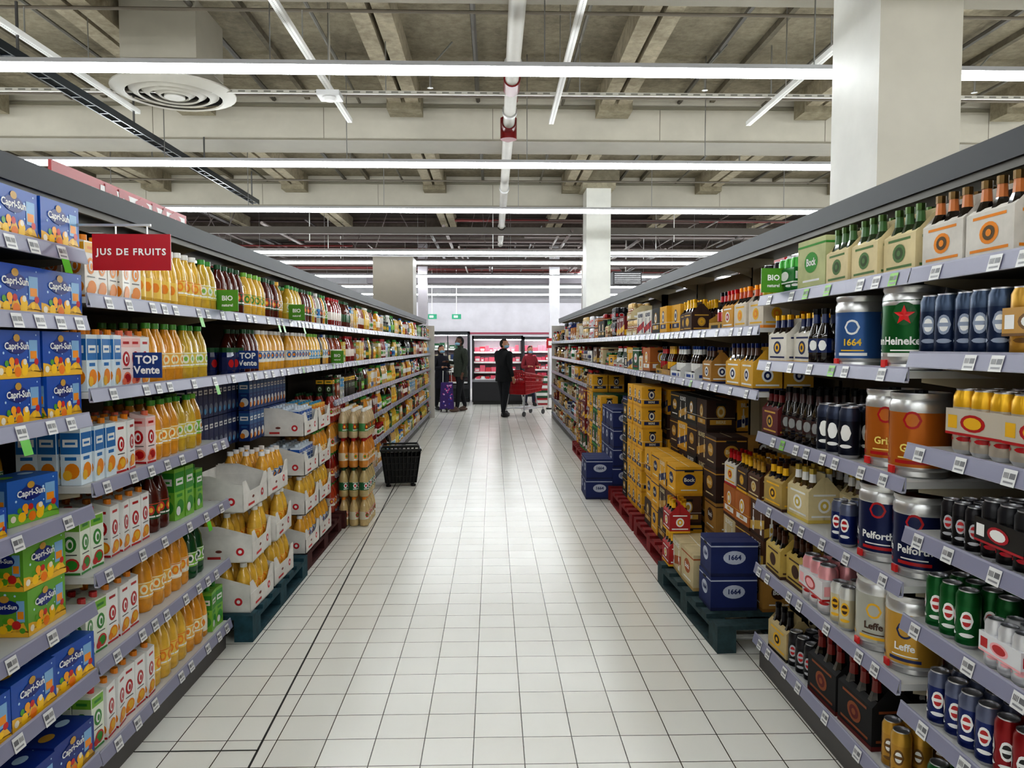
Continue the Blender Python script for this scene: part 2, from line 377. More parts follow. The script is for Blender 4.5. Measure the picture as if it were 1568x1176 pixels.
def pouchbox(w=.22,d=.13,h=.15):
    g=G(); g.box(-w/2,w/2,-d/2,d/2,0,h,'plastic','A',top='A')
    r=random.Random(5)
    for f,W in(('front',w),('left',d),('right',d)):
        hw=W/2
        g.rect(f,w,d,-hw,hw,0,.02,'plastic','B')
        pts=[(-hw,.02)]; n=9
        for i in range(n+1): pts.append((-hw+W*i/n,.035+.018*math.sin(i*1.9)+.01*math.cos(i*3)))
        pts.append((hw,.02)); g.poly([g.P(f,w,d,p[0],p[1],.0006) for p in pts],'plastic','B')
        for k in range(int(W*60)):
            u=r.uniform(-hw+.018,hw-.018); v=r.uniform(.015,.055); q=r.uniform(.009,.017)
            g.disc(f,w,d,u,v,q,q,'plastic',r.choice([C(240,130,20),C(250,200,30),C(200,40,40),C(240,230,210),C(90,160,40),C(250,170,40)]),n=10,eps=.001+k*.00005)
        g.rect(f,w,d,hw*.45,hw*.85,.05,.12,'plastic',C(130,175,215),eps=.0011); g.rect(f,w,d,hw*.5,hw*.8,.06,.085,'plastic',C(240,150,30),eps=.0015)
        for k in range(int(W*50)):
            u=r.uniform(-hw+.01,hw-.01); v=r.uniform(.06,.14); q=r.uniform(.002,.005)
            g.disc(f,w,d,u,v,q,q,'plastic',C(190,220,245),n=6)
        g.disc(f,w,d,-hw*.12,.1,min(.05,hw*.72),.024,'plastic',C(20,40,120),n=18,eps=.002)
        g.disc(f,w,d,-hw*.12,.126,.016,.012,'plastic','C',n=12,eps=.0023)
        g.text('Capri-Sun',.03,f,w,d,-hw*.12,.1,'plastic',W_,eps=.0027,maxw=W*.62)
    g.disc('top',w,d,-.05,0,.03,.022,'plastic','B',eps=h+.001); g.disc('top',w,d,.05,.01,.028,.02,'plastic',C(190,220,245),eps=h+.001)
    return g.fz()
TP['pouch']=pouchbox()
def beerbox(w=.26,d=.2,h=.215,txt='BIERE',kind=0):
    g=G(); g.box(-w/2,w/2,-d/2,d/2,0,h,'matte','A')
    for f,W in(('front',w),('left',d),('right',d),('back',w)):
        g.rect(f,w,d,-W/2,W/2,0,.02,'matte','C')
        if kind==0:
            g.disc(f,w,d,0,h*.62,W*.17,h*.22,'matte','B',n=16); g.disc(f,w,d,0,h*.62,W*.13,h*.17,'matte','D',n=16,eps=.0014); g.disc(f,w,d,0,h*.62,W*.07,h*.09,'matte','B',n=12,eps=.002)
            g.rect(f,w,d,-W*.38,W*.38,h*.2,h*.36,'matte','B'); g.text(txt,h*.13,f,w,d,0,h*.28,'matte','D',eps=.002,maxw=W*.6)
            g.rect(f,w,d,-W/2,W/2,h*.41,h*.425,'matte','D')
        elif kind==1:
            g.poly([g.P(f,w,d,*p,.0007) for p in((-W/2,h*.1),(W/2,h*.35),(W/2,h*.6),(-W/2,h*.35))],'matte','B')
            for u in(-W*.28,W*.28):
                g.rect(f,w,d,u-W*.06,u+W*.06,h*.12,h*.5,'matte','D',eps=.0012); g.rect(f,w,d,u-W*.025,u+W*.025,h*.5,h*.72,'matte','D',eps=.0012); g.disc(f,w,d,u,h*.32,W*.045,h*.08,'matte','B',eps=.0018)
            g.text(txt,h*.2,f,w,d,0,h*.83,'matte','D',eps=.002,maxw=W*.75)
        else:
            g.disc(f,w,d,0,h*.55,W*.24,h*.2,'matte','B',n=18); g.text(txt,h*.2,f,w,d,0,h*.55,'matte','D',eps=.002,maxw=W*.4); g.rect(f,w,d,-W/2,W/2,h*.86,h*.9,'matte','B')
            g.rect(f,w,d,-W*.3,W*.3,h*.18,h*.22,'matte','D')
        if f in('left','right'): g.rect(f,w,d,-.035,.035,h-.04,h-.022,'matte',C(20,16,14),eps=.0022)
    g.box(-w/2,w/2,-.002,.002,h,h+.001,'matte','D')
    return g.fz()
TP['beerbox']=beerbox(); TP['beerboxb']=beerbox(kind=1,txt='BLONDE'); TP['beerboxc']=beerbox(kind=2,txt='Bock'); TP['beerbox2']=beerbox(.3,.2,.13,'BLONDE',2); TP['bluebox']=beerbox(.3,.26,.22,'1664',2)
def bb(g,x,y,z0,n=10,full=True,s=1):
    pr=[(.028,0),(.0305,.008),(.0305,.05),(.031,.05),(.031,.105),(.0305,.105),(.0295,.125),(.015,.165),(.0125,.2),(.0145,.2),(.0145,.222)]
    sg=[('glass','B')]*3+[('plastic','C')]*2+[('glass','B')]*4+[('metal','D')]*2
    sg[7]=('plastic','C')
    if not full: pr=pr[5:]; sg=sg[5:]
    g.lathe([(r*s,z*s) for r,z in pr],n,sg,x,y,z0)
def beerbottle():
    g=G(); bb(g,0,0,0); g.wdisc(.0312,.078,.016,.02,'plastic','E',-.7); g.wdisc(.0312,.078,.016,.02,'plastic','E',.7); return g.fz()
TP['beerbottle']=beerbottle()
def sixpack():
    g=G(); w,d,h=.2,.135,.13
    b=g.vs([(-w/2,-d/2,0),(w/2,-d/2,0),(w/2,d/2,0),(-w/2,d/2,0),(-w/2,-d/2,h),(w/2,-d/2,h),(w/2,d/2,h),(-w/2,d/2,h)])
    for f in((0,1,5,4),(1,2,6,5),(2,3,7,6),(3,0,4,7),(3,2,1,0)): g.face([b+i for i in f],'matte','A')
    for sx in(-1,1): g.poly([(sx*w/2,-d/2,h),(sx*w/2,d/2,h),(sx*w/2,.012,.19),(sx*w/2,-.012,.19)],'matte','A')
    g.box(-w/2,w/2,-.002,.002,0,.205,'matte','A'); g.rect('front',w,.004,-.03,.03,.17,.19,'matte',C(25,20,18))
    g.poly([(-w/2,-d/2,h),(w/2,-d/2,h),(w/2,-d/2+.02,h+.015),(-w/2,-d/2+.02,h+.015)],'matte','A')
    for i in(-1,0,1):
        for j in(-1,1): bb(g,i*.065,j*.034,0,8,full=False)
    for f,W in(('front',w),('left',d),('right',d)):
        g.disc(f,w,d,0,.072,W*.2,.03,'matte','E',n=16); g.rect(f,w,d,-W/2,W/2,.0,.014,'matte','D'); g.disc(f,w,d,0,.072,W*.13,.02,'matte','D',n=16,eps=.0014); g.disc(f,w,d,0,.072,W*.06,.01,'matte','E',n=10,eps=.002)
        g.rect(f,w,d,-W*.35,W*.35,.112,.12,'matte','E'); g.rect(f,w,d,-W*.4,W*.4,.024,.032,'matte','E')
    return g.fz()
TP['sixpack']=sixpack()
def cang(g,x=0,y=0,z=0,n=14,h=.165,r=.033,txt=None):
    sub=G(); m='tin'
    sub.lathe([(r*.75,0),(r,.012),(r,.03),(r,h-.045),(r,h-.018),(r*.8,h-.004),(r*.82,h),(r*.72,h),(r*.7,h-.004)],n,[('metal',C(190,190,195)),(m,'A'),(m,'A'),(m,'C'),(m,'C'),('metal',C(200,200,205)),('metal',C(210,210,215)),('metal',C(180,180,185))]+[('metal',C(190,190,195))])
    for a in(-.75,.75):
        sub.wdisc(r,h*.5,.017,.026,'plastic','B',a); sub.wdisc(r,h*.5,.012,.018,'plastic','D',a,eps=.0011); sub.wrect(r,h*.47,h*.53,.015,'plastic','B',a,eps=.0016,m=3)
        sub.wdisc(r,h*.24,.02,.006,'plastic','B',a)
    b=g.vs([(p[0]+x,p[1]+y,p[2]+z) for p in sub.V])
    for f,mm,c,s_,u in zip(sub.F,sub.M,sub.C,sub.S,sub.U):
        g.F.append([b+i for i in f]);g.M.append(mm);g.C.append(c);g.S.append(s_);g.U.append(u)
def can(): g=G(); cang(g); return g.fz()
TP['can']=can()
def canpack(nx=3,ny=2,h=.165):
    g=G()
    for i in range(nx):
        for j in range(ny): cang(g,(i-(nx-1)/2)*.067,(j-(ny-1)/2)*.067,0,12,h)
    W=nx*.067+.002; D=ny*.067+.002
    g.box(-W/2,W/2,-D/2,D/2,h*.3,h*.7,'plastic','A',top='A')
    for f,q in(('front',W),('left',D),('right',D)):
        g.rect(f,W,D,-q/2,q/2,h*.3,h*.34,'plastic','B'); g.disc(f,W,D,0,h*.5,q*.22,h*.13,'plastic','B'); g.disc(f,W,D,0,h*.5,q*.16,h*.09,'plastic','D',eps=.0014)
        g.rect(f,W,D,-q*.45,-q*.28,h*.4,h*.6,'plastic','D')
    return g.fz()
TP['canpack']=canpack()
def display(kind):
    g=G(); w,d,h=.27,.2,.13; t=.004
    g.box(-w/2,w/2,-d/2,d/2,0,.005,'matte','A'); g.box(-w/2,w/2,d/2-t,d/2,0,h,'matte','A'); g.box(-w/2,w/2,-d/2,-d/2+t,0,.05,'matte','A')
    for sx in(-1,1):
        x=sx*(w/2-t/2); g.poly([(x,-d/2,0),(x,d/2,0),(x,d/2,h),(x,0,h),(x,-d/2,.07)],'matte','A')
    for f,W in(('front',w),('left',d),('right',d)):
        g.rect(f,w,d,-W*.35,W*.1,.015,.035,'matte','D'); g.disc(f,w,d,W*.3,.026,.014,.014,'matte','D')
    for i in range(4):
        for j in range(3 if kind=='can' else 2):
            if R.random()<.12: continue
            if kind=='can': cang(g,-.098+i*.0655,-.064+j*.064,.006,10,.15,.03)
            else: bb(g,-.098+i*.0655,-.05+j*.08,.006,8)
    return g.fz()
TP['dispcan']=display('can'); TP['dispbot']=display('bot')
def keg(txt='Heineken',low=.03,hi=.165):
    g=G(); r=.084; S=('metal',C(215,215,215)); A=('tin','A')
    g.lathe([(r*.93,0),(r*.98,.004),(r*.96,.018),(r,.024),(r,low),(r,low+.001),(r,.1),(r,hi),(r,.19),(r*1.012,.196),(r,.202),(r,.212),(r*.96,.222),(r*.94,.226),(r*.99,.236),(r*.98,.246),(r*.9,.247),(r*.87,.232)],30,[S,S,S,S,S,A,A,A,S,S,S,S,S,S,S,S,S,S])
    g.lathe([(.05,.232),(.05,.242)],16,('plastic','C')); g.lathe([(.018,.24),(.018,.252)],10,('plastic',K_))
    for a in(-.75,.75):
        g.wdisc(r,hi-.032,.026,.026,'plastic','B',a); g.wdisc(r,hi-.032,.019,.019,'plastic','A',a,eps=.0011); g.wtext(txt,.032,r,.085,'plastic','D',a,eps=.0016)
        g.wrect(r,.04,.05,.05,'plastic','B',a); g.wrect(r,.056,.06,.04,'plastic','D',a)
    g.box(-.012,.012,-r-.006,-r+.002,.008,.03,'plastic',C(210,40,40))
    return g
for t in('Heineken','Leffe','Pelforth','1664','Grim'): TP['keg_'+t]=keg(t,.03,.2 if t in('Pelforth','Grim') else .17).fz()
def keg_star():
    g=keg('Heineken',.05,.205)
    for a0 in(-.75,.75):
        g.wdisc(.084,.165,.034,.034,'plastic','A',a0,eps=.0018)
        pts=[]
        for i in range(10):
            q=.03 if i%2==0 else .012; t=math.pi/2+i*math.pi/5; a=a0+q*math.cos(t)/.084
            pts.append((.0872*math.sin(a),-.0872*math.cos(a),.16+q*math.sin(t)))
        ctr=(.0875*math.sin(a0),-.0875*math.cos(a0),.16)
        for i in range(10): g.poly([ctr,pts[i],pts[(i+1)%10]],'plastic',C(215,25,30))
    return g.fz()
TP['keg_star']=keg_star()
def tray(pw=.4,pd=.3,h=.15,tb='bottle',low=.1):
    g=G(); w,d=pw,pd; t=.004; c=C(226,223,218)
    g.box(-w/2,w/2,-d/2,d/2,0,.005,'matte',c)
    g.box(-w/2,w/2,d/2-t,d/2,0,h+.04,'matte',c)
    for x in(-w/2,w/2-t):
        g.box(x,x+t,-d/2,d/2,0,h,'matte',c)
        g.poly([(x+t/2,-d/2,h),(x+t/2,d/2,h),(x+t/2,d/2,h+.05),(x+t/2,d*.1,h+.05)],'matte',c)
    g.box(-w/2,w/2,-d/2,-d/2+t,0,low,'matte',c)
    for sx in(-1,1): g.poly([(sx*w/2,-d/2+t/2,low),(sx*(w/2-.12),-d/2+t/2,low),(sx*(w/2-.05),-d/2+t/2,h+.02),(sx*w/2,-d/2+t/2,h+.02)],'matte',c)
    for f,q in(('front',w),('left',d),('right',d)):
        g.disc(f,w,d,q*.28,low*.6,.022,.022,'matte',C(200,40,50)); g.rect(f,w,d,-q*.3,-.02,low*.2,low*.34,'matte',C(200,60,60)); 
        g.disc(f,w,d,q*.28,low*.6,.01,.01,'matte',W_,eps=.0014)
        g.disc(f,w,d,-q*.1,low*.62,.018,.008,'matte',C(120,60,50),n=10)
    return g.fz()
TP['tray']=tray()
ONAME={'bottle':'juice_bottles','bottle_lo':'juice_bottles','slim':'juice_bottles','jar':'glass_jars','carton':'juice_cartons','carton2':'juice_cartons','pouch':'juice_pouch_boxes','beerbox':'beer_cases','beerboxb':'beer_cases','beerboxc':'beer_cases','beerbox2':'beer_cases','bluebox':'beer_cases',
 'beerbottle':'beer_bottles','sixpack':'beer_bottle_packs','can':'beer_cans','canpack':'beer_can_packs','tray':'cardboard_trays','dispcan':'beer_display_boxes','dispbot':'beer_display_boxes'}
BK={}
LX,RX=1.38,1.29
def put(tn,x,y,z,rz,pal=None,bay='x',s=1,M=None):
    on=ONAME.get(tn,'beer_kegs'); k=(on,bay)
    if k not in BK: BK[k]=B()
    pal=list(pal or [W_]*5)
    while len(pal)<5: pal.append(pal[len(pal)%2])
    BK[k].add(TP[tn],TR(x,y,z,rz,s),pal)
def sput(side,tn,y,d,z,pal,bay,jit=.06,s=1,front=None):
    x=-(LX+d) if side=='L' else RX+d
    rz=(math.pi/2 if side=='L' else -math.pi/2)+R.uniform(-jit,jit)
    put(tn,x,y,z,rz,pal,bay,s)
DIM={'bottle':(.09,.09,.258),'bottle_lo':(.09,.09,.258),'slim':(.08,.08,.25),'jar':(.088,.088,.15),'carton':(.08,.078,.22),'carton2':(.08,.078,.22),'pouch':(.225,.14,.15),'beerbox':(.27,.21,.215),'beerboxb':(.27,.21,.215),'beerboxc':(.27,.21,.215),'beerbox2':(.31,.21,.13),'bluebox':(.31,.27,.22),
 'beerbottle':(.068,.068,.22),'sixpack':(.21,.145,.22),'can':(.07,.07,.165),'canpack':(.21,.142,.165),'dispcan':(.285,.21,.165),'dispbot':(.285,.21,.235)}
def dim(t): return DIM.get(t,(.178,.178,.25))
def run(side,bay,H,y0,specs,maxd=.42,set0=.025):
    y=y0
    for sp in specs:
        if sp[0]=='gap': y+=sp[1]; continue
        tn,pal,n=sp[:3]; rows=sp[3] if len(sp)>3 else 2; lay=sp[4] if len(sp)>4 else 1; s=sp[5] if len(sp)>5 else 1
        w,d,h=dim(tn); w*=s;d*=s;h*=s
        for i in range(n):
            p=pal() if callable(pal) else pal
            miss=R.random()<(.05 if side=='L' else .08); back=R.uniform(0,.012) if w<.1 else R.choice([0,0,.01,.03])
            for r in range(rows):
                if set0+d*(r+1)+back>maxd: break
                for l in range(lay):
                    if miss and r==0: continue
                    if l==lay-1 and lay>1 and r==0 and R.random()<.2: continue
                    sput(side,tn,y+w/2,set0+back+d/2+r*d,H+.001+l*(h+.001),p,bay,.14 if w<.1 else .05,s)
            y+=w+.002
    return y
OR=C(232,140,28);YE=C(236,184,56);AP=C(205,150,40);RD=C(180,22,30);GR=C(60,146,54);DG=C(20,76,40);BL=C(22,66,150);LB=C(76,156,205);PK=C(236,170,175);DR=C(90,15,25);LG=C(126,184,66);BK_=C(16,14,16);BN=C(66,36,18);CR=C(216,200,156);NV=C(18,32,84);GD=C(196,152,62);YB=C(230,178,34)
JO=C(222,154,50);JY=C(226,182,74)
p_orange=[JO,C(234,180,80),C(80,146,54),C(246,238,200),OR]; p_bot1=[JY,C(240,204,96),C(232,232,228),OR,YE]; p_bot2=[JO,C(236,228,208),GR,OR,YE]; p_bot3=[C(206,170,60),C(218,200,90),GR,C(236,236,222),LG]; p_botd=[C(84,28,18),C(28,78,38),DG,C(200,60,40),YE]; p_bot4=[C(226,168,62),C(236,230,220),C(236,236,236),C(40,106,170),OR]
p_cred=[W_,RD,OR,W_,YE]; p_cblue=[C(220,232,240),C(40,114,180),OR,YE]; p_cpink=[C(240,220,218),RD,C(230,120,90),C(240,192,188),RD]; p_cgreen=[C(230,236,220),C(60,136,60),C(200,60,60),LG,GR]; p_cor=[C(240,236,226),OR,OR,YE,OR]
p_pb=[C(26,82,172),YE,GD]; p_pg=[C(104,164,54),YE,GD]
def fj():
    return R.choice([p_bot1,p_bot2,p_bot3,p_botd,p_bot4,[C(140,56,24),C(220,214,205),DG,GR],[C(56,92,38),LG,GR,W_],[C(220,180,112),W_,C(30,86,160),LB],[C(130,28,24),C(230,220,210),RD,GR],[C(190,190,180),LB,W_,BL],p_botd,[C(36,27,24),C(66,104,48),BK_,YE]])
def farrow(side,bay,H,y0,y1,hmax,kinds,pf):
    y=y0
    while y<y1-.07:
        tn=R.choice(kinds); w,d,h=dim(tn); s=min(1,(hmax-.03)/h)
        if s<.6: continue
        n=max(1,min(int((y1-y)/(w*s+.002)),R.choice([2,3,4,5]) if w<.15 else R.choice([1,2])))
        if (y1-y)<w*s+.002: 
            if w<.09: break
            kinds2=[k for k in kinds if dim(k)[0]<.1]
            if not kinds2: break
            tn=R.choice(kinds2); w,d,h=dim(tn); s=min(1,(hmax-.03)/h); n=max(1,int((y1-y)/(w*s+.002)))
            if (y1-y)<w*s: break
        lay=2 if h*s*2<hmax-.03 and w>.1 else 1
        y=run(side,bay,H,y,[(tn,pf(),n,2,lay,s)])
        if R.random()<.1: y+=.07
# ---------------------------------------------------------------- shelving
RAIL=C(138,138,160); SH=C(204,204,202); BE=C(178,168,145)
def bay(side,y0,y1,levels,X,depth=.46,near=False,base=True):
    sg=-1 if side=='L' else 1
    g=G(); xb=sg*(X+depth+.02)
    g.box(xb,xb+sg*.02,y0,y1,.05,2.12,'perf',C(132,122,102) if side=='R' else C(100,92,80))
    if base: g.box(sg*(X+.04),sg*(X+.06),y0,y1,0,.13,'paint',C(76,72,70)); 
    for yy in(y0,y1):
        g.box(sg*(X+depth-.04),xb,yy-.018,yy+.018,0,2.12,'paint',BE)
        for k in range(36):
            for o in(-.008,.008): g.box(sg*(X+depth-.041),sg*(X+depth-.0395),yy+o-.003,yy+o+.003,.15+k*.053,.15+k*.053+.028,'matte',C(40,36,30))
    for H in levels:
        g.box(sg*(X+.01),xb,y0+.004,y1-.004,H-.022,H,'paint',SH,bottom=C(120,116,108))  # underside colour darkened to paint in the shade beneath each shelf
        yf=sg*X
        b=g.vs([(yf,y0+.003,H-.034),(yf,y1-.003,H-.034),(yf+sg*.012,y1-.003,H+.012),(yf+sg*.012,y0+.003,H+.012)])
        g.face([b,b+1,b+2,b+3],'plastic',RAIL)
        g.box(yf+sg*.001,yf+sg*.014,y0+.003,y1-.003,H-.036,H-.030,'plastic',C(184,184,198)); g.box(yf+sg*.011,yf+sg*.016,y0+.003,y1-.003,H-.03,H+.014,'plastic',C(164,164,184))
        y=y0+.05+R.uniform(0,.08)
        while y<y1-.08:
            tw=.05
            def tp(a,z,e): t=(z+.034)/.046; return (yf+sg*(.012*t-e),y+a,H+z)
            col=C(222,222,222) if R.random()>.04 else C(120,190,60)
            g.poly([tp(0,-.036,.003),tp(tw,-.036,.003),tp(tw,.006,.003),tp(0,.006,.003)],'plastic',col)
            for a0,a1,z0,z1 in((.004,.024,-.017,-.003),):
                g.poly([tp(a0,z0,.0036),tp(a1,z0,.0036),tp(a1,z1,.0036),tp(a0,z1,.0036)],'plastic',C(110,110,114))
            for q in range(4): g.poly([tp(.028+q*.005,-.017,.0036),tp(.0305+q*.005,-.017,.0036),tp(.0305+q*.005,-.003,.0036),tp(.028+q*.005,-.003,.0036)],'plastic',C(90,90,94))
            g.poly([tp(.006,-.029,.0036),tp(tw-.008,-.029,.0036),tp(tw-.008,-.024,.0036),tp(.006,-.024,.0036)],'plastic',C(140,140,145))
            if R.random()<(.06 if side=='L' else .008):
                g.poly([tp(0,-.08,.006),tp(.045,-.08,.006),tp(.045,-.036,.006),tp(0,-.036,.006)],'plastic',C(92,190,44))
            y+=R.choice([.11,.15,.2,.26])
        for yy in(y0+.012,y1-.012):
            b=g.vs([(sg*(X+.06),yy,H-.022),(xb,yy,H-.022),(xb,yy,H-.1),(sg*(X+.06),yy,H-.035)])
            g.face([b,b+1,b+2,b+3],'paint',BE)
    return obj(g,'shelving_bay')
LB_=[1.29,2.62,3.95,5.28,6.61,7.94,9.27,10.6,11.93,13.26,14.59,15.7,16.7]
LLEV=[1.77,1.44,1.11,.79,.475,.15]
LN=[1.915,1.69,1.36,1.04,.70,.46,.16]
for i in range(len(LB_)-1):
    lv=LN if i==0 else ([1.77,1.44] if i in(2,3) else LLEV)
    bay('L',LB_[i],LB_[i+1],lv,LX,base=i not in(2,3))
RB=[1.0,2.32,3.65,4.95,6.28,7.6,8.93,10.26,11.6,12.9,14.25,15.5,16.6]
RLEV=[1.83,1.52,1.17,.835,.517,.165]; RN=[1.83,1.57,1.285,1.02,.74,.457,.165]
for i in range(len(RB)-1):
    lv=RN if i==0 else (RLEV if i==1 else ([1.69,1.37] if i<7 else [1.69,1.37,1.06,.76,.46,.16]))
    bay('R',RB[i],RB[i+1],lv,RX,base=not(2<=i<7))
for sg,X,H,y0,y1 in((-1,1.47,2.185,.9,16.7),(1,1.45,2.205,.9,16.6)):
    g=G(); D=C(36,40,46)
    g.box(sg*X,sg*(X+.05),y0,y1,H-.08,H,'paint',D); g.box(sg*(X+.012),sg*(X+.025),y0,y1,H-.105,H-.08,'paint',C(112,110,104))
    g.box(sg*(X+.05),sg*(X+.44),y0,y1,H-.03,H-.015,'paint',C(96,92,86))
    bs=LB_ if sg<0 else RB
    for yy in bs:
        yy=min(max(yy,y0+.03),y1-.03)
        g.poly([(sg*(X+.05),yy,H-.09),(sg*(X+.4),yy,H-.03),(sg*(X+.4),yy,H-.26),(sg*(X+.36),yy,H-.2),(sg*(X+.2),yy,H-.13)],'paint',BE)
        g.box(sg*(X+.06),sg*(X+.4),yy-.015,yy+.015,H-.09,H-.03,'paint',BE)
    obj(g,'shelf_canopy')
    g=G(); g.box(sg*(1.3),sg*1.9,y1+.02,y1+.05,0,2.05,'paint',C(210,205,198)); obj(g,'gondola_end_panel')
    g=G()
    for yy in(1.5,3.4,6.2,9.5,12.5,15.8):
        g.box(sg*(X+.3),sg*(X+.36),yy,yy+.06,H-.014,H+.12,'paint',C(205,200,185))
    obj(g,'shelf_posts')
for sg in(-1,1):
    g=G(); x0=sg*1.93
    g.box(x0,x0+sg*.03,.9,16.6,0,2.05,'paint',BE)
    if sg<0:
        for H in(.16,.55,.95,1.35,1.72): g.box(x0+sg*.03,x0+sg*.4,.9,16.6,H-.02,H,'paint',SH); g.box(x0+sg*.4,x0+sg*.415,.9,16.6,H-.03,H+.01,'plastic',RAIL)
    obj(g,'shelving_back_panel')
g=G(); x=-2.6
g.box(x-.02,x,4.55,6.5,2.38,2.70,'plastic',C(160,16,24))
g.box(x+.0005,x+.003,5.1,6.46,2.41,2.67,'plastic',C(215,212,210))
vs_,fs_=textmesh('PROMO'); b=g.vs([(x+.005,5.78+p[0]*.36,2.54+p[1]*.36) for p in vs_])
for f in fs_: g.face([b+i for i in f],'plastic',C(150,16,24))
for y in(4.7,6.3): g.bar((x-.01,y,2.0),(x-.01,y,2.4),.012,'metal',W_)
g.box(x-.02,x,8.8,9.8,2.3,2.5,'plastic',RD); g.bar((x-.01,9.3,1.7),(x-.01,9.3,2.3),.012,'metal',W_)
obj(g,'promo_banner')
g=G(); g.box(2.1,2.12,5.4,6.4,2.2,2.36,'plastic',RD); g.bar((2.11,5.9,1.7),(2.11,5.9,2.2),.012,'metal',W_); obj(g,'promo_banner')
# ---------------------------------------------------------------- LEFT products
b0='L0'
def pr(H,ys,lay,pal,s=1.0,jit=.04,d=.09,rows=2):
    for y in ys:
        for l in range(lay):
            for r in range(rows): sput('L','pouch',y,d+r*.14*s,H+.001+l*(.15*s+.001),pal,b0,jit,s)
pr(1.915,(1.58,1.81,2.04,2.27,2.5),1,p_pb,1.0)
pr(1.69,(1.58,1.81,2.04,2.27,2.5),1,p_pb,1.0)
pr(1.36,(1.60,1.82,2.05,2.27,2.5),2,p_pb,.95)
pr(1.04,(1.6,1.84),1,p_pb,.95); pr(1.04,(2.14,),1,p_pb,.6,.2,.08,1); pr(1.04,(2.43,),1,[C(40,100,180),LG,GD],.95,.3,.15,1)
run('L',b0,1.04,2.0,[('jar',[C(110,30,24),W_,GR,GR],3,1),('gap',.1),('bottle',[AP,W_,GR,GR],3,1)],set0=.3)
pr(.70,(1.7,),1,p_pb,.95); pr(.70,(2.42,),2,p_pg,.95,.06,.12,1); pr(.70,(2.46,),1,[C(40,100,180),YE,GD],.9,.06,.27,1)
pr(.46,(1.58,1.81,2.06,2.29,2.51),1,p_pb,.98,.12)
run('L',b0,.16,1.9,[('bottle',p_bot3,7,1,1,.95)],set0=.3)
pr(.16,(1.58,1.81,2.04,2.27,2.5),1,[C(22,54,136),GD,GD],.98,.06,.09,1)
b1='L1'
run('L',b1,1.77,2.65,[('carton',p_cor,5,3),('slim',p_bot1,5,3),('bottle',p_bot1,3,3),('bottle',p_bot3,2,3),])
run('L',b1,1.44,2.65,[('carton2',p_cblue,3,3),('carton',p_cpink,2,3),('carton',p_cred,1,3),('bottle',p_orange,4,3),('bottle',p_bot3,3,3)])
run('L',b1,1.11,2.65,[('carton2',p_cblue,3,3),('carton',p_cred,2,3),('carton',p_cpink,2,3),('bottle',p_orange,3,3),('bottle',p_bot3,2,2),('bottle',[AP,LG,LG,W_],1,2)],set0=.05)
run('L',b1,.79,2.65,[('carton',p_cgreen,2,3),('gap',.06),('carton',p_cred,4,3),('gap',.04),('bottle',p_botd,2,3),('gap',.05),('carton2',[LG,GR,GR,W_],2,2,1,1.2),('gap',.04),('carton2',[LG,GR,GR,W_],1,2)],set0=.07)
run('L',b1,.475,2.65,[('carton',p_cgreen,2,3),('carton',p_cred,4,3),('bottle',p_orange,3,3),('bottle',p_bot2,2,3),('bottle',[DG,LG,GR,W_],2,3)],set0=.06)
run('L',b1,.15,2.65,[('carton',p_cgreen,1,3),('carton',p_cred,5,3),('bottle',p_bot1,4,3),('bottle',p_orange,2,3),('slim',p_bot2,1,3),('carton2',[LG,GR,GR,W_],2,3)],set0=.04)
b2='L2'
run('L',b2,1.77,3.98,[('bottle',p_botd,4,3),('gap',.05),('bottle',[JY,YE,LG,GR],4,3),('bottle',p_botd,3,2),('bottle',[C(170,120,30),C(200,160,60),YE,W_],2,2)])
run('L',b2,1.44,3.98,[('gap',.1),('jar',[NV,NV,DG,RD],3,2),('bottle',p_botd,3,2),('bottle',p_bot4,6,3)],)
run('L','L3',1.77,5.31,[('bottle',p_bot3,4,2),('bottle',p_botd,3,2),('bottle',fj,6,2)])
run('L','L3',1.44,5.31,[('bottle',p_bot4,6,2),('bottle',[YE,LB,LG,W_],4,2),('bottle',fj,4,2)])
LK=['bottle_lo','slim','jar','carton','carton2','bottle_lo']
for i in range(4,12):
    y0,y1=LB_[i]+.03,LB_[i+1]-.03; lv=LLEV
    for k,H in enumerate(lv):
        hm=(2.1-H) if k==0 else lv[k-1]-H-.03
        farrow('L','L%d'%i,H,y0,y1,min(hm,.3),LK,fj)
def pallet(x,y,rz,col,name='pallet',L=1.2,W=.8):
    g=G()
    for j in range(7):
        xx=-L/2+j*(L-.1)/6; g.box(xx,xx+.1,-W/2,W/2,.122,.144,'wood',col)
    for yy in(-W/2,-.05,W/2-.1):
        g.box(-L/2,L/2,yy,yy+.1,.1,.122,'wood',col); g.box(-L/2,L/2,yy,yy+.1,0,.022,'wood',col)
        for xx in(-L/2,-.07,L/2-.14): g.box(xx,xx+.14,yy,yy+.1,.022,.1,'wood',col)
    obj(g,name,TR(x,y,0.001,rz))
TEAL=C(32,74,86); TEALR=C(44,68,72); PR=C(134,20,24); PM=C(76,26,26)
HP=math.pi/2
pallet(-1.70,4.62,HP,TEAL); pallet(-1.72,5.90,HP,PM)
def trayb(x,y,z,rz,bp,bay_,fill=12,s=1,missing=()):
    put('tray',x,y,z,rz,None,bay_,s)
    for i in range(4):
        for j in range(3):
            if (i,j) in missing: continue
            lx,ly=(-.144+i*.096)*s,(-.095+j*.095)*s
            put('bottle',x+lx*math.cos(rz)-ly*math.sin(rz),y+lx*math.sin(rz)+ly*math.cos(rz),z+.006,rz,bp,bay_,s)
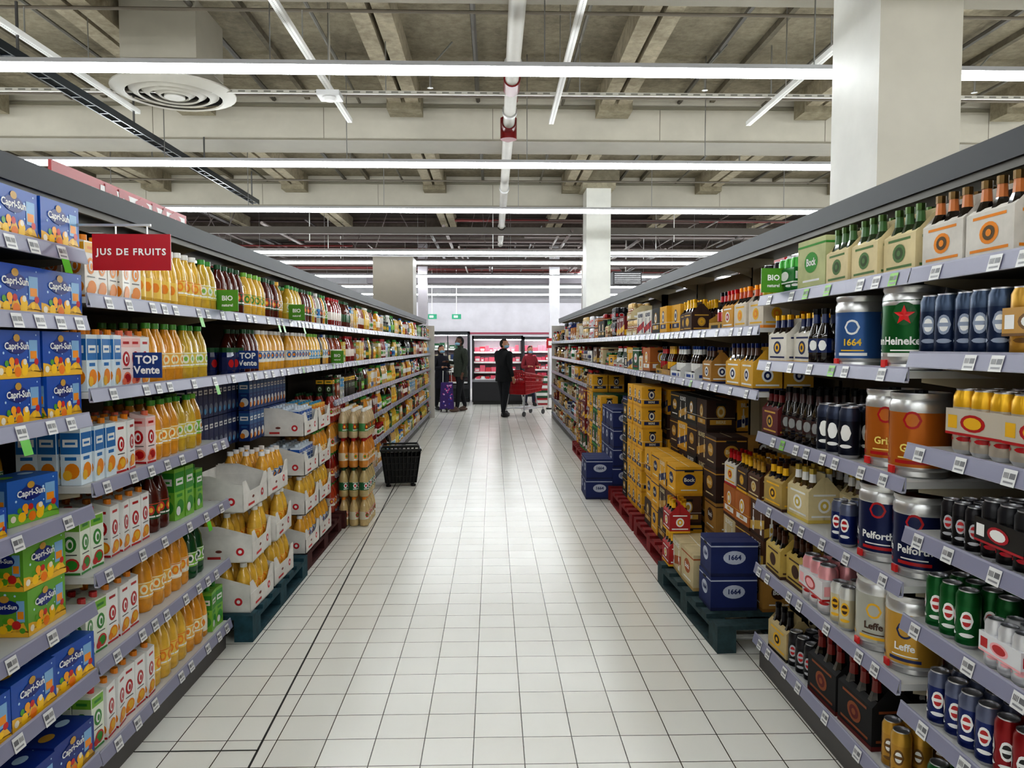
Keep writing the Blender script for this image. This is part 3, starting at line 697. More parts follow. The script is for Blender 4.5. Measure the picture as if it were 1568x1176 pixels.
for l in range(3):
    z=.146+l*.275; xo=(0,.0,-.03)[l]
    for yy in(4.27,4.72):
        miss=[(i,j) for i in range(4) for j in range(3)] if (l==2 and yy<4.5) else ([(0,0),(1,0)] if l==1 else [])
        trayb(-1.47+xo,yy+.0,z,HP+(.04 if l==1 else -.02),p_bot1 if l<2 else p_bot4,'P1',missing=miss)
        if l<2: trayb(-1.79,yy,z,HP,p_bot1,'P1')
PBC=[C(215,225,235),C(36,92,176),C(215,225,235),BL]
for l in range(4):
    z=.146+l*.275
    for yy in(5.42,5.85):
        if l<3 and not (l==2 and yy<5.6): trayb(-1.46,yy,z,HP,[p_bot4,p_bot1,p_orange][l],'P2')
        else:
            put('tray',-1.46,yy,z,HP,None,'P2')
            for i in range(5):
                for j in range(3): put('carton2',-1.46+(-.09+j*.085),yy-.15+i*.076,z+.006,HP,PBC if yy<5.6 else [YE,OR,LB,W_],'P2',.95 if l==2 else .9)
for l in range(2):
    for i in range(11): put('carton2',-1.70,4.15+i*.078,.98+l*.205,HP,[NV,C(24,40,88),C(110,120,140),LB],'P1'); put('carton2',-1.62,4.95+i*.078,.98+l*.205,HP,[C(24,56,120),C(46,100,156),W_,OR],'P2')
for l in range(3):
    for i in range(9): put('carton2',-1.72,5.05+i*.078,.146+l*.2,HP,[NV,C(30,60,130),W_,LB],'P2')
pallet(-1.70,7.15,HP,PM)
P3=[[C(180,66,40),C(226,216,200),GR,RD,YE],[C(140,34,28),C(216,180,140),GR,RD,YE],[C(204,144,60),C(230,210,170),OR,RD,GR],[C(140,38,30),C(225,215,205),DG,RD,LG]]
for l in range(4):
    for i in range(4):
        for j in range(4): 
            put('bottle',-1.43-j*.092,6.58+i*.092-.02,.146+l*.262,HP+R.uniform(-.3,.3),P3[l],'P3')
P4=[[C(205,180,130),C(212,204,180),OR,RD,GR],[C(190,170,120),C(36,100,62),DG,W_,RD],[C(206,136,56),C(216,200,170),RD,OR,GR],[C(196,176,140),C(70,138,80),W_,RD,YE]]
for l in range(4):
    for i in range(5):
        for j in range(3):
            put('bottle',-1.15-j*.09,6.66+i*.09,.004+l*.262,HP+R.uniform(-.3,.3),P4[l],'P4')
def basket():
    g=G(); K=C(7,7,9)
    w0,d0,w1,d1,z0,z1=.17,.13,.22,.17,.05,.42
    for s in(-1,1):
        n=9
        for i in range(n+1):
            t=-1+2*i/n
            g.bar((t*w0,s*d0,z0),(t*w1,s*d1,z1),.009,'plastic',K,5); g.bar((s*w0,t*d0,z0),(s*w1,t*d1,z1),.009,'plastic',K,5)
        for k in range(6):
            q=k/5; a=w0+(w1-w0)*q; c=d0+(d1-d0)*q; z=z0+(z1-z0)*q; r=.009 if k<5 else .018
            g.bar((-a,s*c,z),(a,s*c,z),r,'plastic',K); g.bar((s*a,-c,z),(s*a,c,z),r,'plastic',K)
        q=.8
        g.poly([(-w0,s*d0,z0),(w0,s*d0,z0),(w0+(w1-w0)*q,s*(d0+(d1-d0)*q),z0+(z1-z0)*q),(-w0-(w1-w0)*q,s*(d0+(d1-d0)*q),z0+(z1-z0)*q)],'matte',K)
        g.poly([(s*w0,-d0,z0),(s*w0,d0,z0),(s*(w0+(w1-w0)*q),(d0+(d1-d0)*q),z0+(z1-z0)*q),(s*(w0+(w1-w0)*q),-(d0+(d1-d0)*q),z0+(z1-z0)*q)],'matte',K)
        g.bar((s*w1,0,z1),(s*(w1-.02),.14,z1+.04),.01,'plastic',K); g.bar((s*w1,0,z1),(s*(w1-.02),-.14,z1+.04),.01,'plastic',K)
        for e in(-1,1): g.lathe([(.03,-.012),(.03,.012)],12,('plastic',K),s*.14,e*.1,.0301-.018)
    g.bar((-.2,.14,z1+.04),(.2,.14,z1+.04),.012,'plastic',K); g.bar((-.2,-.14,z1+.04),(.2,-.14,z1+.04),.012,'plastic',K)
    g.box(-w0,w0,-d0,d0,z0-.01,z0+.01,'plastic',K)
    for s in(-1,1):
        for e in(-1,1): g.bar((s*.14,e*.1,.02),(s*.14,e*.1,.055),.012,'plastic',K)
    return g
obj(basket(),'shopping_basket',TR(-1.07,8.65,0,.15))
# ---------------------------------------------------------------- RIGHT products
r0='R0'; GL=C(22,12,7)
p_bl=[C(20,38,100),W_,C(100,106,130),RD]; p_go=[C(186,140,56),C(110,74,20),GD,W_]; p_gn=[C(14,96,44),W_,C(15,90,40),RD]; p_bk=[C(20,18,22),C(180,180,186),C(38,36,40),RD]; p_rd=[C(140,18,28),W_,C(140,20,25),BK_]; p_wh=[C(215,215,218),PK,C(215,215,218),RD]
run('R',r0,1.83,1.25,[('sixpack',[C(215,210,202),GL,C(190,114,60),C(90,70,40),OR],5,1)],set0=.03,maxd=.3); 
run('R',r0,1.83,1.25,[('beerbottle',[W_,C(24,14,10),C(50,44,34),C(150,120,60),GD],14,1,1,1.15)],set0=.3)
run('R',r0,1.57,1.3,[('can',p_go,5,4,1,1.1),('canpack',p_go,1,2,1,1.1),('can',[C(26,44,76),C(150,160,180),C(60,76,100),W_],5,4,1,1.12)])
run('R',r0,1.285,1.3,[('can',p_go,2,4,1,1.1),('canpack',[BN,YE,GD,BK_],1,2,1,1.1),('gap',.02),('canpack',[C(195,185,170),RD,YB,YB],2,2,1,1.15)])
run('R',r0,1.02,1.3,[('can',p_bk,4,4),('canpack',[BK_,C(170,20,40),C(40,40,44),W_],2,2),('can',p_bk,3,4,1,.8)])
run('R',r0,.74,1.3,[('can',p_bl,5,4),('can',p_bl,2,4),('canpack',p_wh,1,2,1,.8),('can',p_gn,4,4)])
run('R',r0,.457,1.3,[('canpack',p_rd,2,2),('can',p_rd,3,4),('can',p_bl,4,4)])
run('R',r0,.165,1.3,[('can',p_gn,13,4)])
r1='R1'
run('R',r1,1.83,2.34,[('sixpack',[CR,C(30,50,25),C(64,100,56),C(60,80,40),C(84,120,66)],3,2),('gap',.02),('beerboxc',[C(186,190,140),GR,C(110,140,66),W_],1,1),('gap',.01),('canpack',[C(28,110,48),W_,GR,W_],1,2,1,1.0),('gap',.01),('can',[C(190,180,60),W_,BK_,GR],3,3)])
for i in range(10): sput('R','beerbottle',2.36+i*.07,.37,1.831,[W_,C(28,18,12),C(180,150,60),C(30,30,30)],r1)
for y,t,p,s in((2.475,'keg_star',[C(10,92,38),W_,C(10,84,38),W_],1.12),(2.83,'keg_1664',[C(60,100,156),W_,C(40,76,140),C(230,190,60)],1.08)):
    sput('R',t,y,.11,1.521,p,r1,.05,s); sput('R',t,y,.31,1.521,p,r1,.05,s)
run('R',r1,1.52,3.0,[('beerbottle',[W_,GL,C(20,40,90),C(30,30,30),W_],2,4,1,1.05),('sixpack',[C(225,220,210),C(35,22,10),NV,YB,NV],2,2)])
run('R',r1,1.17,2.36,[('keg_Grim',[C(196,112,36),RD,C(60,90,140),C(240,220,120)],2,2,1,1.12),('gap',.03),('can',[C(22,28,46),W_,C(46,54,76),W_],3,4,1,1.2),('beerbottle',[W_,C(18,10,8),C(46,16,16),C(25,25,25),C(140,140,140)],5,4,1,1.1),('sixpack',[C(92,18,22),C(20,12,10),C(90,20,20),BK_,GD],1,2)])
run('R',r1,.835,2.36,[('keg_Pelforth',[C(20,32,78),RD,C(120,20,20),W_],2,2,1,1.1),('gap',.02),('can',p_bl,2,4),('gap',.02),('sixpack',[CR,C(80,60,20),W_,C(210,184,90),W_],2,2,1,1.05),('sixpack',[C(170,142,76),GL,YB,BN,YB],1,2)])
run('R',r1,.517,2.36,[('keg_Leffe',[GD,NV,C(60,60,70),W_],1,2,1,1.05),('keg_Leffe',[C(180,180,170),YB,C(60,60,70),BN],1,2,1,1.05),('gap',.02),('can',[C(210,200,170),YB,C(215,215,212),BN],2,3),('gap',.02),('canpack',[C(215,212,214),RD,PK,PK],1,2,1,1.2),('sixpack',[C(195,168,88),GL,BN,BN,BN],2,2)])
run('R',r1,.165,2.36,[('can',p_go,2,4),('gap',.05),('sixpack',[BK_,GL,C(110,28,20),C(100,24,22),C(140,76,40)],2,2,1,1.2),('gap',.02),('can',p_bk,3,4),('sixpack',[C(190,170,124),C(20,12,8),BK_,BK_,YB],1,2)])
pb1=[C(224,168,34),NV,C(206,148,28),C(225,220,205)]; pb2=[C(54,27,14),C(190,142,50),C(40,20,10),CR]; pb3=[C(206,190,150),C(170,86,36),C(190,160,104),W_]; pb4=[C(20,38,96),C(186,192,210),C(14,26,72),C(20,38,96)]; pb5=[C(112,20,24),YB,C(90,16,18),W_]; pb6=[BK_,GD,C(40,36,34),W_]; pb7=[C(172,128,60),BN,C(140,98,40),W_]; pb8=[DG,W_,GR,RD]; pb9=[C(176,102,40),W_,BN,YB]; pb10=[C(84,50,26),C(206,168,76),C(56,32,16),W_]; pb11=[C(226,222,214),RD,C(200,196,188),NV]
def fb(): return R.choice([pb1,pb2,pb3,pb1,pb5,pb6,pb7,pb10,pb9,pb8,pb11,pb11])
def fsix(): return R.choice([[C(200,166,80),GL,BN,BN,YB],[C(56,30,16),GL,YB,YB,GD],[C(130,24,22),GL,W_,YB,W_],[CR,C(28,44,22),GR,DG,RD],[BK_,GL,GD,GD,W_],[C(215,212,202),GL,NV,NV,GD],[C(222,168,40),GL,BN,BN,W_],[C(84,46,22),GL,GD,GD,CR],[C(220,214,204),GL,RD,RD,YB]])
def fcan(): return R.choice([p_bl,p_go,p_gn,p_bk,p_rd,p_wh,pb3+[W_]])
def fbt():
    return R.choice([[C(150,110,60),GL,C(220,210,180),C(30,30,30),W_],[C(200,196,186),C(20,50,25),W_,RD,GR],[C(170,130,76),C(60,30,10),YB,GD,BN],[C(190,150,60),C(15,12,12),RD,BK_,W_],[W_,C(30,18,12),W_,BL,LB]])
run('R','R2',1.69,3.68,[('sixpack',[C(215,205,190),GL,C(190,76,30),OR,YB],2,2),('sixpack',[C(200,146,42),GL,C(190,76,30),RD,W_],1,2),('dispbot',fbt(),1,2),('sixpack',[C(110,56,24),GL,YB,YB,GD],1,2)])
run('R','R2',1.37,3.68,[('gap',.08),('sixpack',[C(216,166,50),GL,BN,NV,W_],2,2,1,1.1),('gap',.1),('sixpack',[C(170,122,50),GL,BN,NV,W_],2,2)])
RKf=['sixpack','sixpack','beerbox','beerboxb','beerboxc','beerbox2','canpack','dispbot','dispcan','dispbot']
BBX=['beerbox','beerboxb','beerboxc']
def mixf(bayn,H,y0,y1,hm):
    y=y0
    while y<y1-.2:
        tn=R.choice(RKf); w,d,h=dim(tn)
        if y+w>y1: tn='sixpack'; w,d,h=dim(tn)
        if y+w>y1: break
        s=min(1,(hm-.02)/h)
        pal={'sixpack':fsix,'canpack':fcan,'dispbot':fbt,'dispcan':fcan}.get(tn,fb)()
        n=R.choice([1,2]) 
        while y+n*(w*s+.002)>y1: n-=1
        if n<1: break
        y=run('R',bayn,H,y,[(tn,pal,n,2,2 if h*2*s<hm-.02 else 1,s)])
        if R.random()<.12: y+=.06
for i in range(3,7):
    for H,hm in((1.69,.36),(1.37,.27)): mixf('R%d'%i,H,RB[i]+.03,RB[i+1]-.03,hm)
for i in range(7,12):
    lv=[1.69,1.37,1.06,.76,.46,.16]
    for k,H in enumerate(lv):
        hm=.36 if k==0 else lv[k-1]-H-.03
        if R.random()<.5: mixf('R%d'%i,H,RB[i]+.03,RB[i+1]-.03,hm)
        else: farrow('R','R%d'%i,H,RB[i]+.03,RB[i+1]-.03,hm,['beerbottle','can','beerbottle','canpack','sixpack'],lambda:R.choice([fbt(),fcan(),fsix()]))
pallet(1.54,4.42,HP+.04,TEALR); pallet(1.60,5.72,HP,PR); pallet(1.60,7.0,HP,PR); pallet(1.60,8.3,HP,PR); pallet(1.62,9.6,HP,PM); pallet(1.62,10.9,HP,PR)
def stack(x0,y0,nx,ny,nl,tn,pal,bayn,z0=.146,rz=-HP,s=1,jit=.03):
    tns=tn if isinstance(tn,list) else [tn]
    w,d,h=dim(tns[0]); w*=s;d*=s;h*=s
    for l in range(nl):
        for i in range(nx):
            for j in range(ny):
                p=pal() if callable(pal) else pal
                xx,yy=(x0+(i+.5)*d,y0+(j+.5)*w) if abs(abs(rz)-HP)<.3 else (x0+(i+.5)*w,y0+(j+.5)*d)
                put(R.choice(tns),xx+R.uniform(-.006,.006),yy,z0+l*(h+.001),rz+R.uniform(-jit,jit),p,bayn,s)
stack(1.19,4.03,1,1,2,'bluebox',pb4,'Q1',rz=0,s=.86,z0=.146)
stack(1.18,4.36,1,2,1,BBX,pb3,'Q1'); stack(1.16,4.86,1,1,2,'sixpack',[C(170,36,38),GL,YB,YB,W_],'Q1',z0=.146)
stack(1.47,4.0,2,3,3,BBX,lambda:R.choice([pb3,pb7,pb9,pb10]),'Q1',s=.9); stack(1.48,4.1,2,3,1,'sixpack',fsix,'Q1',z0=.731)
stack(1.44,4.8,2,1,4,BBX,lambda:R.choice([pb2,pb7]),'Q1')
stack(1.26,5.15,1,4,3,BBX,lambda:R.choice([pb2,pb10,pb1,pb1]),'Q2',s=.95); stack(1.48,5.15,2,4,5,BBX,lambda:R.choice([pb2,pb1,pb2,pb6]),'Q2')
stack(1.28,6.42,1,3,6,'beerbox',pb1,'Q3',s=.85); stack(1.5,6.42,2,4,5,BBX,lambda:R.choice([pb1,pb1,pb2]),'Q3')
stack(1.28,7.14,1,1,5,'beerboxc',pb6,'Q3',s=.85)
stack(1.24,7.72,1,3,4,'bluebox',pb4,'Q4',s=.9); stack(1.5,7.72,1,3,4,'bluebox',lambda:R.choice([pb4,pb1]),'Q4')
stack(.97,7.75,1,2,2,'bluebox',pb4,'Q5',z0=.002,rz=0,s=.95)
stack(1.26,8.75,1,1,4,'beerbox',pb1,'Q4'); stack(1.27,9.05,2,2,4,'beerbox',pb8,'Q6'); stack(1.27,9.6,2,2,5,BBX,lambda:R.choice([pb7,pb1,pb5]),'Q6')
stack(1.27,10.35,2,4,4,BBX,lambda:R.choice([pb7,pb5,pb1,pb3,pb8]),'Q7')
for (on,bn),b in BK.items(): b.build(on)
# ---------------------------------------------------------------- signs
def sign(name,cx,cy,cz,w,h,col,lines,rz=0,rod=None,tc=W_):
    g=G(); d=.006
    g.box(-w/2,w/2,-d/2,d/2,0,h,'plastic',col)
    for txt,size,v in lines:
        g.text(txt,size,'front',w,d,0,v*h,'plastic',tc,maxw=w*.9); 
    if rod:
        g.box(-w*.3-.16,w*.25,-.004,.004,h+rod-.004,h+rod+.004,'metal',C(200,200,200))
        for u in(-w*.2,w*.2): g.bar((u,0,h-.01),(u,0,h+rod),.003,'metal',C(210,210,210),5)
        g.bar((-w*.3-.16,0,h+rod),(-w*.3-.16,0,h+.1),.004,'metal',C(200,200,200),5)
    obj(g,name,TR(cx,cy,cz,rz))
sign('hanging_category_sign',-1.225,2.60,1.857,.262,.122,C(172,22,38),[('JUS DE FRUITS',.042,.5)],0,.03)
sign('shelf_sign',-1.365,3.0,1.475,.115,.1,C(20,56,120),[('TOP',.045,.7),('Vente',.042,.3)])
sign('shelf_sign',-1.365,4.22,1.475,.115,.1,C(20,56,120),[('TOP',.045,.7),('Vente',.042,.3)])
for x,y,z in((-1.37,3.93,1.78),(-1.37,5.3,1.78),(1.28,3.42,1.845),(-1.37,6.65,1.45)): sign('organic_shelf_sign',x,y,z,.11,.11,C(80,140,40),[('BIO',.035,.6),('naturel',.02,.28)])
# ---------------------------------------------------------------- people
def skinmesh(J,E):
    me=bpy.data.meshes.new('sk'); names=list(J); me.from_pydata([J[n][0] for n in names],[(names.index(a),names.index(b)) for a,b in E],[])
    o=bpy.data.objects.new('sk',me); sc.collection.objects.link(o)
    md=o.modifiers.new('s','SKIN'); md.use_smooth_shade=True
    sv=me.skin_vertices[0].data
    for i,n in enumerate(names):
        sv[i].radius=J[n][1]; sv[i].use_root=(n=='pelvis')
    o.modifiers.new('ss','SUBSURF').levels=2; o.modifiers['ss'].render_levels=2
    bpy.context.view_layer.update()
    ev=o.evaluated_get(bpy.context.evaluated_depsgraph_get()); m2=bpy.data.meshes.new_from_object(ev)
    V=[tuple(v.co) for v in m2.vertices]; F=[list(p.vertices) for p in m2.polygons]
    bpy.data.objects.remove(o); bpy.data.meshes.remove(me); bpy.data.meshes.remove(m2)
    return V,F
def person(name,x,y,yaw,cols,armL,armR,stride=.0,height=1.75,hem=.86,mask=True,skin=C(190,140,112),hair=C(30,22,18),bulk=1.0,headyaw=0,longhair=False,bag=False):
    top,trou,shoe=cols; g=G(); k=bulk
    J={'pelvis':((0,.0,.95),(.165*k,.125*k)),'spine':((0,.0,1.13),(.155*k,.12*k)),'chest':((0,.0,1.32),(.175*k,.13*k)),'nb':((0,.01,1.46),(.09,.085)),'neck':((0,.0,1.54),(.056,.056))}
    E=[('pelvis','spine'),('spine','chest'),('chest','nb'),('nb','neck')]
    for s,n,arm in((-1,'l',armL),(1,'r',armR)):
        J['sh'+n]=((s*.175*k,.01,1.42),(.075*k,.075*k)); J['el'+n]=(arm[0],(.058,.058)); J['wr'+n]=(arm[1],(.036,.036))
        e0=Vector(J['sh'+n][0]); e1=Vector(arm[0]); J['ua'+n]=(tuple((e0+e1)/2),(.066*k,.066*k))
        E+=[('chest','sh'+n),('sh'+n,'ua'+n),('ua'+n,'el'+n),('el'+n,'wr'+n)]
        st=-s*stride
        J['hip'+n]=((s*.095,.0,.88),(.105*k,.11*k)); J['kn'+n]=((s*.105,st*.5-.015,.49),(.072,.072)); J['an'+n]=((s*.11,st+.02,.1),(.05,.05)); J['to'+n]=((s*.12,st-.13,.045),(.045,.036))
        J['th'+n]=((s*.1,st*.25-.01,.7),(.09,.09))
        E+=[('pelvis','hip'+n),('hip'+n,'th'+n),('th'+n,'kn'+n),('kn'+n,'an'+n),('an'+n,'to'+n)]
    V,F=skinmesh(J,E); b=g.vs(V)
    def seg(p,a,c):
        a=Vector(a);c=Vector(c);d=c-a;t=max(0,min(1,(p-a).dot(d)/d.length_squared)); return (p-a-d*t).length
    for f in F:
        c=Vector((0,0,0))
        for i in f: c+=Vector(V[i])
        c/=len(f); best=min(E,key=lambda e:seg(c,J[e[0]][0],J[e[1]][0]))
        q=best[1]
        if q=='neck' and c.z>1.52: col,mt=skin,'skin'
        elif q[:2]=='to' or c.z<.09: col,mt=shoe,'plastic'
        elif q[:2] in('hi','th','kn','an') : col,mt=(trou,'cloth') if c.z<.93 else (top,'cloth')
        else: col,mt=top,'cloth'
        g.face([b+i for i in f],mt,col)
    g.lathe([(.162*k,1.16),(.178*k,1.02),(.188*k,hem+.02),(.186*k,hem),(.17*k,hem+.01)],20,('cloth',top),0,0,0,.76,close=False)
    g.lathe([(.075,1.47),(.068,1.54),(.06,1.54)],16,('cloth',top),0,.005,0,.95,close=False)
    for s in(-1,1):
        st=-s*stride
        g.ell((s*.115,st-.05,.045),(.05,.135,.045),'plastic',shoe,12,8)
    for s,arm in((-1,armL),(1,armR)):
        w=Vector(arm[1]); d=(w-Vector(arm[0])).normalized(); side=Vector((0,0,1)).cross(d)
        if side.length<.3: side=Vector((0,1,0))
        side.normalize(); nrm=d.cross(side).normalized()
        g.taper(w-d*.02,w+d*.02,.03,.03,'skin',skin,8)
        bq=len(g.V)
        for t_,hw in((0,.026),(.05,.04),(.085,.037)):
            for (a,c) in((-1,-.6),(1,-.6),(1,.6),(-1,.6)): g.V.append(tuple(w+d*t_+side*(a*hw)+nrm*(c*.018)))
        for q in range(2):
            for i in range(4): g.face([bq+q*4+i,bq+q*4+(i+1)%4,bq+q*4+4+(i+1)%4,bq+q*4+4+i],'skin',skin)
        g.face([bq+3,bq+2,bq+1,bq],'skin',skin); g.face([bq+8,bq+9,bq+10,bq+11],'skin',skin)
        for i,L in enumerate((.06,.072,.066,.052)):
            p0=w+d*.08+side*((i-1.5)*.02); p1=p0+d*L*.55-nrm*.006; p2=p1+d*L*.35-nrm*.024
            g.taper(p0,p1,.0095,.0085,'skin',skin,6); g.taper(p1,p2,.0085,.007,'skin',skin,6)
        p0=w+d*.025-side*.03; p1=p0+d*.035-side*.022; p2=p1+d*.028-nrm*.008
        g.taper(p0,p1,.012,.0105,'skin',skin,6); g.taper(p1,p2,.0105,.008,'skin',skin,6)
    body=g.fz()
    h=G(); h.ell((0,0,0),(.076,.096,.118),'skin',skin,20,14)
    h.ell((0,-.03,-.06),(.055,.062,.055),'skin',skin,14,10)
    h.ell((0,-.1,-.012),(.013,.02,.024),'skin',skin,8,6)
    for s in(-1,1):
        h.ell((s*.03,-.083,.008),(.014,.012,.009),'plastic',C(235,232,228),8,6); h.ell((s*.03,-.0925,.008),(.006,.005,.006),'plastic',C(25,18,14),8,6)
        h.ell((s*.03,-.086,.028),(.018,.01,.004),'cloth',hair,8,6); h.ell((s*.077,.008,-.005),(.01,.02,.03),'skin',skin,8,6)
    h.ell((0,-.09,-.058),(.024,.008,.008),'skin',C(150,80,75),8,6)
    h.ell((0,.006,.012),(.084,.102,.118),'cloth',hair,20,16,keep=(lambda x,y,z: z>.055+.3*(-y if y<0 else 0) or (y>.012 and z>-.085)))
    if longhair: h.ell((0,.045,-.05),(.075,.06,.14),'cloth',hair,14,10)
    if mask:
        h.ell((0,-.026,-.05),(.074,.09,.052),'matte',C(140,180,205),16,10,keep=lambda x,y,z:y<.0)
        for s in(-1,1): h.bar((s*.07,-.03,-.04),(s*.08,.01,.0),.002,'plastic',W_,4)
    B_=B(); S=height/1.755
    Mx=TR(x,y,0,yaw,S); B_.add(body,Mx); B_.add(h,Mx@Matrix.Translation((0,-.018,1.638))@Matrix.Rotation(headyaw,4,'Z'))
    B_.build(name,smooth=60)
BKC=C(20,22,26)
push=lambda s:((s*.24,-.08,1.14),(s*.2,-.33,1.04))
rest=lambda s:((s*.245*1.0,.03,1.15),(s*.25,-.06,.9))
bent=lambda s:((s*.25,-.02,1.13),(s*.14,-.27,1.17))
person('man_in_black_jacket',.24,17.0,math.radians(130),(BKC,C(24,26,32),C(14,14,16)),rest(-1),push(1),.1,1.76,.8,True,headyaw=math.radians(-60),bulk=1.17)
person('man_in_green_jacket',-.80,18.4,math.radians(-62),(C(52,58,50),C(26,27,32),C(90,70,60)),bent(-1),rest(1),.16,1.83,.82,True,C(96,62,46),C(14,12,12),bulk=1.1)
person('woman_in_dark_coat',-1.30,18.8,math.radians(40),(C(30,30,42),C(24,24,30),C(20,20,22)),bent(-1),bent(1),.05,1.62,.6,True,longhair=True,bulk=1.0)
person('shopper_in_red_coat',.98,20.0,math.radians(20),(C(130,40,50),C(40,40,60),C(20,20,22)),bent(-1),bent(1),.05,1.6,.75,True,longhair=True,bulk=.93)
g=G(); 
b=g.vs([(-.17,-.13,.08),(.17,-.13,.08),(.17,.13,.08),(-.17,.13,.08),(-.14,-.1,.72),(.14,-.1,.72),(.14,.1,.72),(-.14,.1,.72)])
for f in((0,1,5,4),(1,2,6,5),(2,3,7,6),(3,0,4,7),(4,5,6,7),(3,2,1,0)): g.face([b+i for i in f],'cloth',C(66,44,108))
rr=random.Random(2)
for k in range(30): 
    v=rr.uniform(.12,.68); u=rr.uniform(-.12,.12); t=(v-.08)/.64; g.poly([(u+.02*math.cos(a),-.132+.03*t-.003,v+.02*math.sin(a)) for a in np.linspace(0,6.28,9)[:-1]],'cloth',rr.choice([C(200,170,210),C(190,80,150),C(60,60,150)]))
for s in(-1,1): 
    g.bar((s*.12,.13,.06),(s*.1,.14,1.0),.01,'metal',W_); 
g.bar((-.1,.14,1.0),(.1,.14,1.0),.012,'plastic',K_)
b_=B(); b_.add(g,TR(-1.12,18.25,0)); w=G(); w.lathe([(.06,-.015),(.06,.015)],14,('plastic',K_))
for s in(-1,1): b_.add(w,TR(-1.12+s*.15,18.38,.061)@Matrix.Rotation(HP,4,'Y'))
b_.add(w,TR(-1.12,18.15,.061)@Matrix.Rotation(HP,4,'Y')); b_.build('patterned_trolley_bag')
def cart():
    g=G(); Rd=C(172,20,32); S=C(190,192,196)
    T0=[(-.27,-.42),(.27,-.42),(.22,.42),(-.22,.42)]; B0=[(-.22,-.32),(.22,-.32),(.17,.38),(-.17,.38)]; zt=[1.0,1.0,.9,.9]; zb=[.5,.5,.56,.56]
    for i in range(4):
        j=(i+1)%4; tp=[Vector((*T0[i],zt[i])),Vector((*T0[j],zt[j]))]; bt=[Vector((*B0[i],zb[i])),Vector((*B0[j],zb[j]))]
        n=14 if i%2 else 9
        for k in range(n+1):
            t=k/n; g.bar(tp[0].lerp(tp[1],t),bt[0].lerp(bt[1],t),.009,'plastic',Rd,5)
        for k in range(6):
            t=k/5; g.bar(tp[0].lerp(bt[0],t),tp[1].lerp(bt[1],t),.018 if k==0 else .01,'plastic',Rd,6)
        a=.45
        g.poly([tp[0].lerp(bt[0],a),tp[1].lerp(bt[1],a),bt[1],bt[0]],'plastic',Rd)
    g.poly([(*B0[i],zb[i]) for i in range(4)],'plastic',Rd)
    g.bar((-.27,-.5,1.04),(.27,-.5,1.04),.017,'plastic',Rd,8)
    for s in(-1,1):
        g.bar((s*.26,-.5,1.04),(s*.26,-.4,1.0),.012,'plastic',Rd); g.bar((s*.23,-.36,.5),(s*.25,-.42,.14),.013,'metal',S); g.bar((s*.25,-.42,.16),(s*.18,.45,.18),.013,'metal',S); g.bar((s*.2,.1,.53),(s*.2,.2,.2),.013,'metal',S)
        g.bar((s*.18,.45,.18),(s*.18,.45,.12),.012,'metal',S); g.bar((s*.25,-.42,.16),(s*.25,-.42,.1),.012,'metal',S)
    for k in range(5): y=-.3+k*.16; g.bar((-.24+k*.012,y,.17),(.24-k*.012,y,.17),.007,'metal',S)
    bb_=B(); bb_.add(g); w=G(); w.lathe([(.055,-.014),(.06,-.008),(.06,.008),(.055,.014)],14,('plastic',C(60,60,64)))
    w=w.fz()
    for x,y in((-.18,.45),(.18,.45),(-.25,-.42),(.25,-.42)): bb_.add(w,TR(x,y,.061)@Matrix.Rotation(HP,4,'Y'))
    return bb_
cb=cart(); bb2=B(); Mc=np.array(TR(.76,17.42,0,math.radians(-38)))
for p in cb.p:
    bb2.p.append((p[0]@Mc[:3,:3].T+Mc[:3,3],)+p[1:])
bb2.build('shopping_cart')
# ---------------------------------------------------------------- back of the store
def cooler(name,x0,x1,y,H,frame,bright,seed,doors=False):
    g=G(); r=random.Random(seed); d=.8
    g.box(x0,x1,y,y+d,0,.5,'paint',frame); g.box(x0,x1,y-.05,y,.38,.5,'paint',C(50,50,54)); g.box(x0,x1,y-.02,y,.0,.1,'paint',C(20,20,22))
    g.box(x0,x1,y+d-.05,y+d,.5,H,'paint',C(235,215,222)); g.box(x0,x0+.05,y,y+d,.5,H,'paint',frame); g.box(x1-.05,x1,y,y+d,.5,H,'paint',frame)
    g.box(x0,x1,y,y+d,H-.1,H,'paint',frame)
    g.box(x0+.06,x1-.06,y+.04,y+.08,H-.13,H-.101,'lamp',W_) if bright else g.box(x0+.06,x1-.06,y+.04,y+.05,H-.12,H-.101,'lamp',W_)
    n=4
    for k in range(n):
        z=.55+k*(H-.75)/n; g.box(x0+.05,x1-.05,y+.12+k*.04,y+d-.05,z,z+.02,'paint',C(235,235,238)); g.box(x0+.05,x1-.05,y+.11+k*.04,y+.12+k*.04,z-.02,z+.03,'plastic',W_)
        xx=x0+.07
        while xx<x1-.2:
            w=r.uniform(.09,.17); col=r.choice([C(220,80,105),C(200,50,66),C(230,130,145),C(180,40,50),C(225,100,120)] if bright else [C(40,90,60),C(160,160,150),C(120,40,30),C(200,190,160),C(40,60,100)])
            h_=r.uniform(.1,.2); g.box(xx,xx+w,y+.16+k*.04,y+.4,z+.02,z+.02+h_,'plastic',col)
            if r.random()<.4: g.box(xx+.02,xx+w-.02,y+.158+k*.04,y+.16+k*.04,z+.05,z+.02+h_*.6,'plastic',W_)
            xx+=w+.012
    if doors:
        m_=int((x1-x0)/.55)
        for k in range(m_+1): xx=x0+k*(x1-x0-.03)/m_; g.box(xx,xx+.03,y-.03,y,.1,H-.05,'metal',C(60,62,66))
        for zz in(.1,H-.08): g.box(x0,x1,y-.03,y,zz,zz+.03,'metal',C(60,62,66))
        for k in range(m_): xx=x0+.07+k*(x1-x0-.03)/m_; g.bar((xx,y-.06,.8),(xx,y-.06,1.3),.01,'metal',W_)
    obj(g,name)
cooler('refrigerated_display_case',-.60,.86,21.5,1.9,C(26,26,30),True,1)
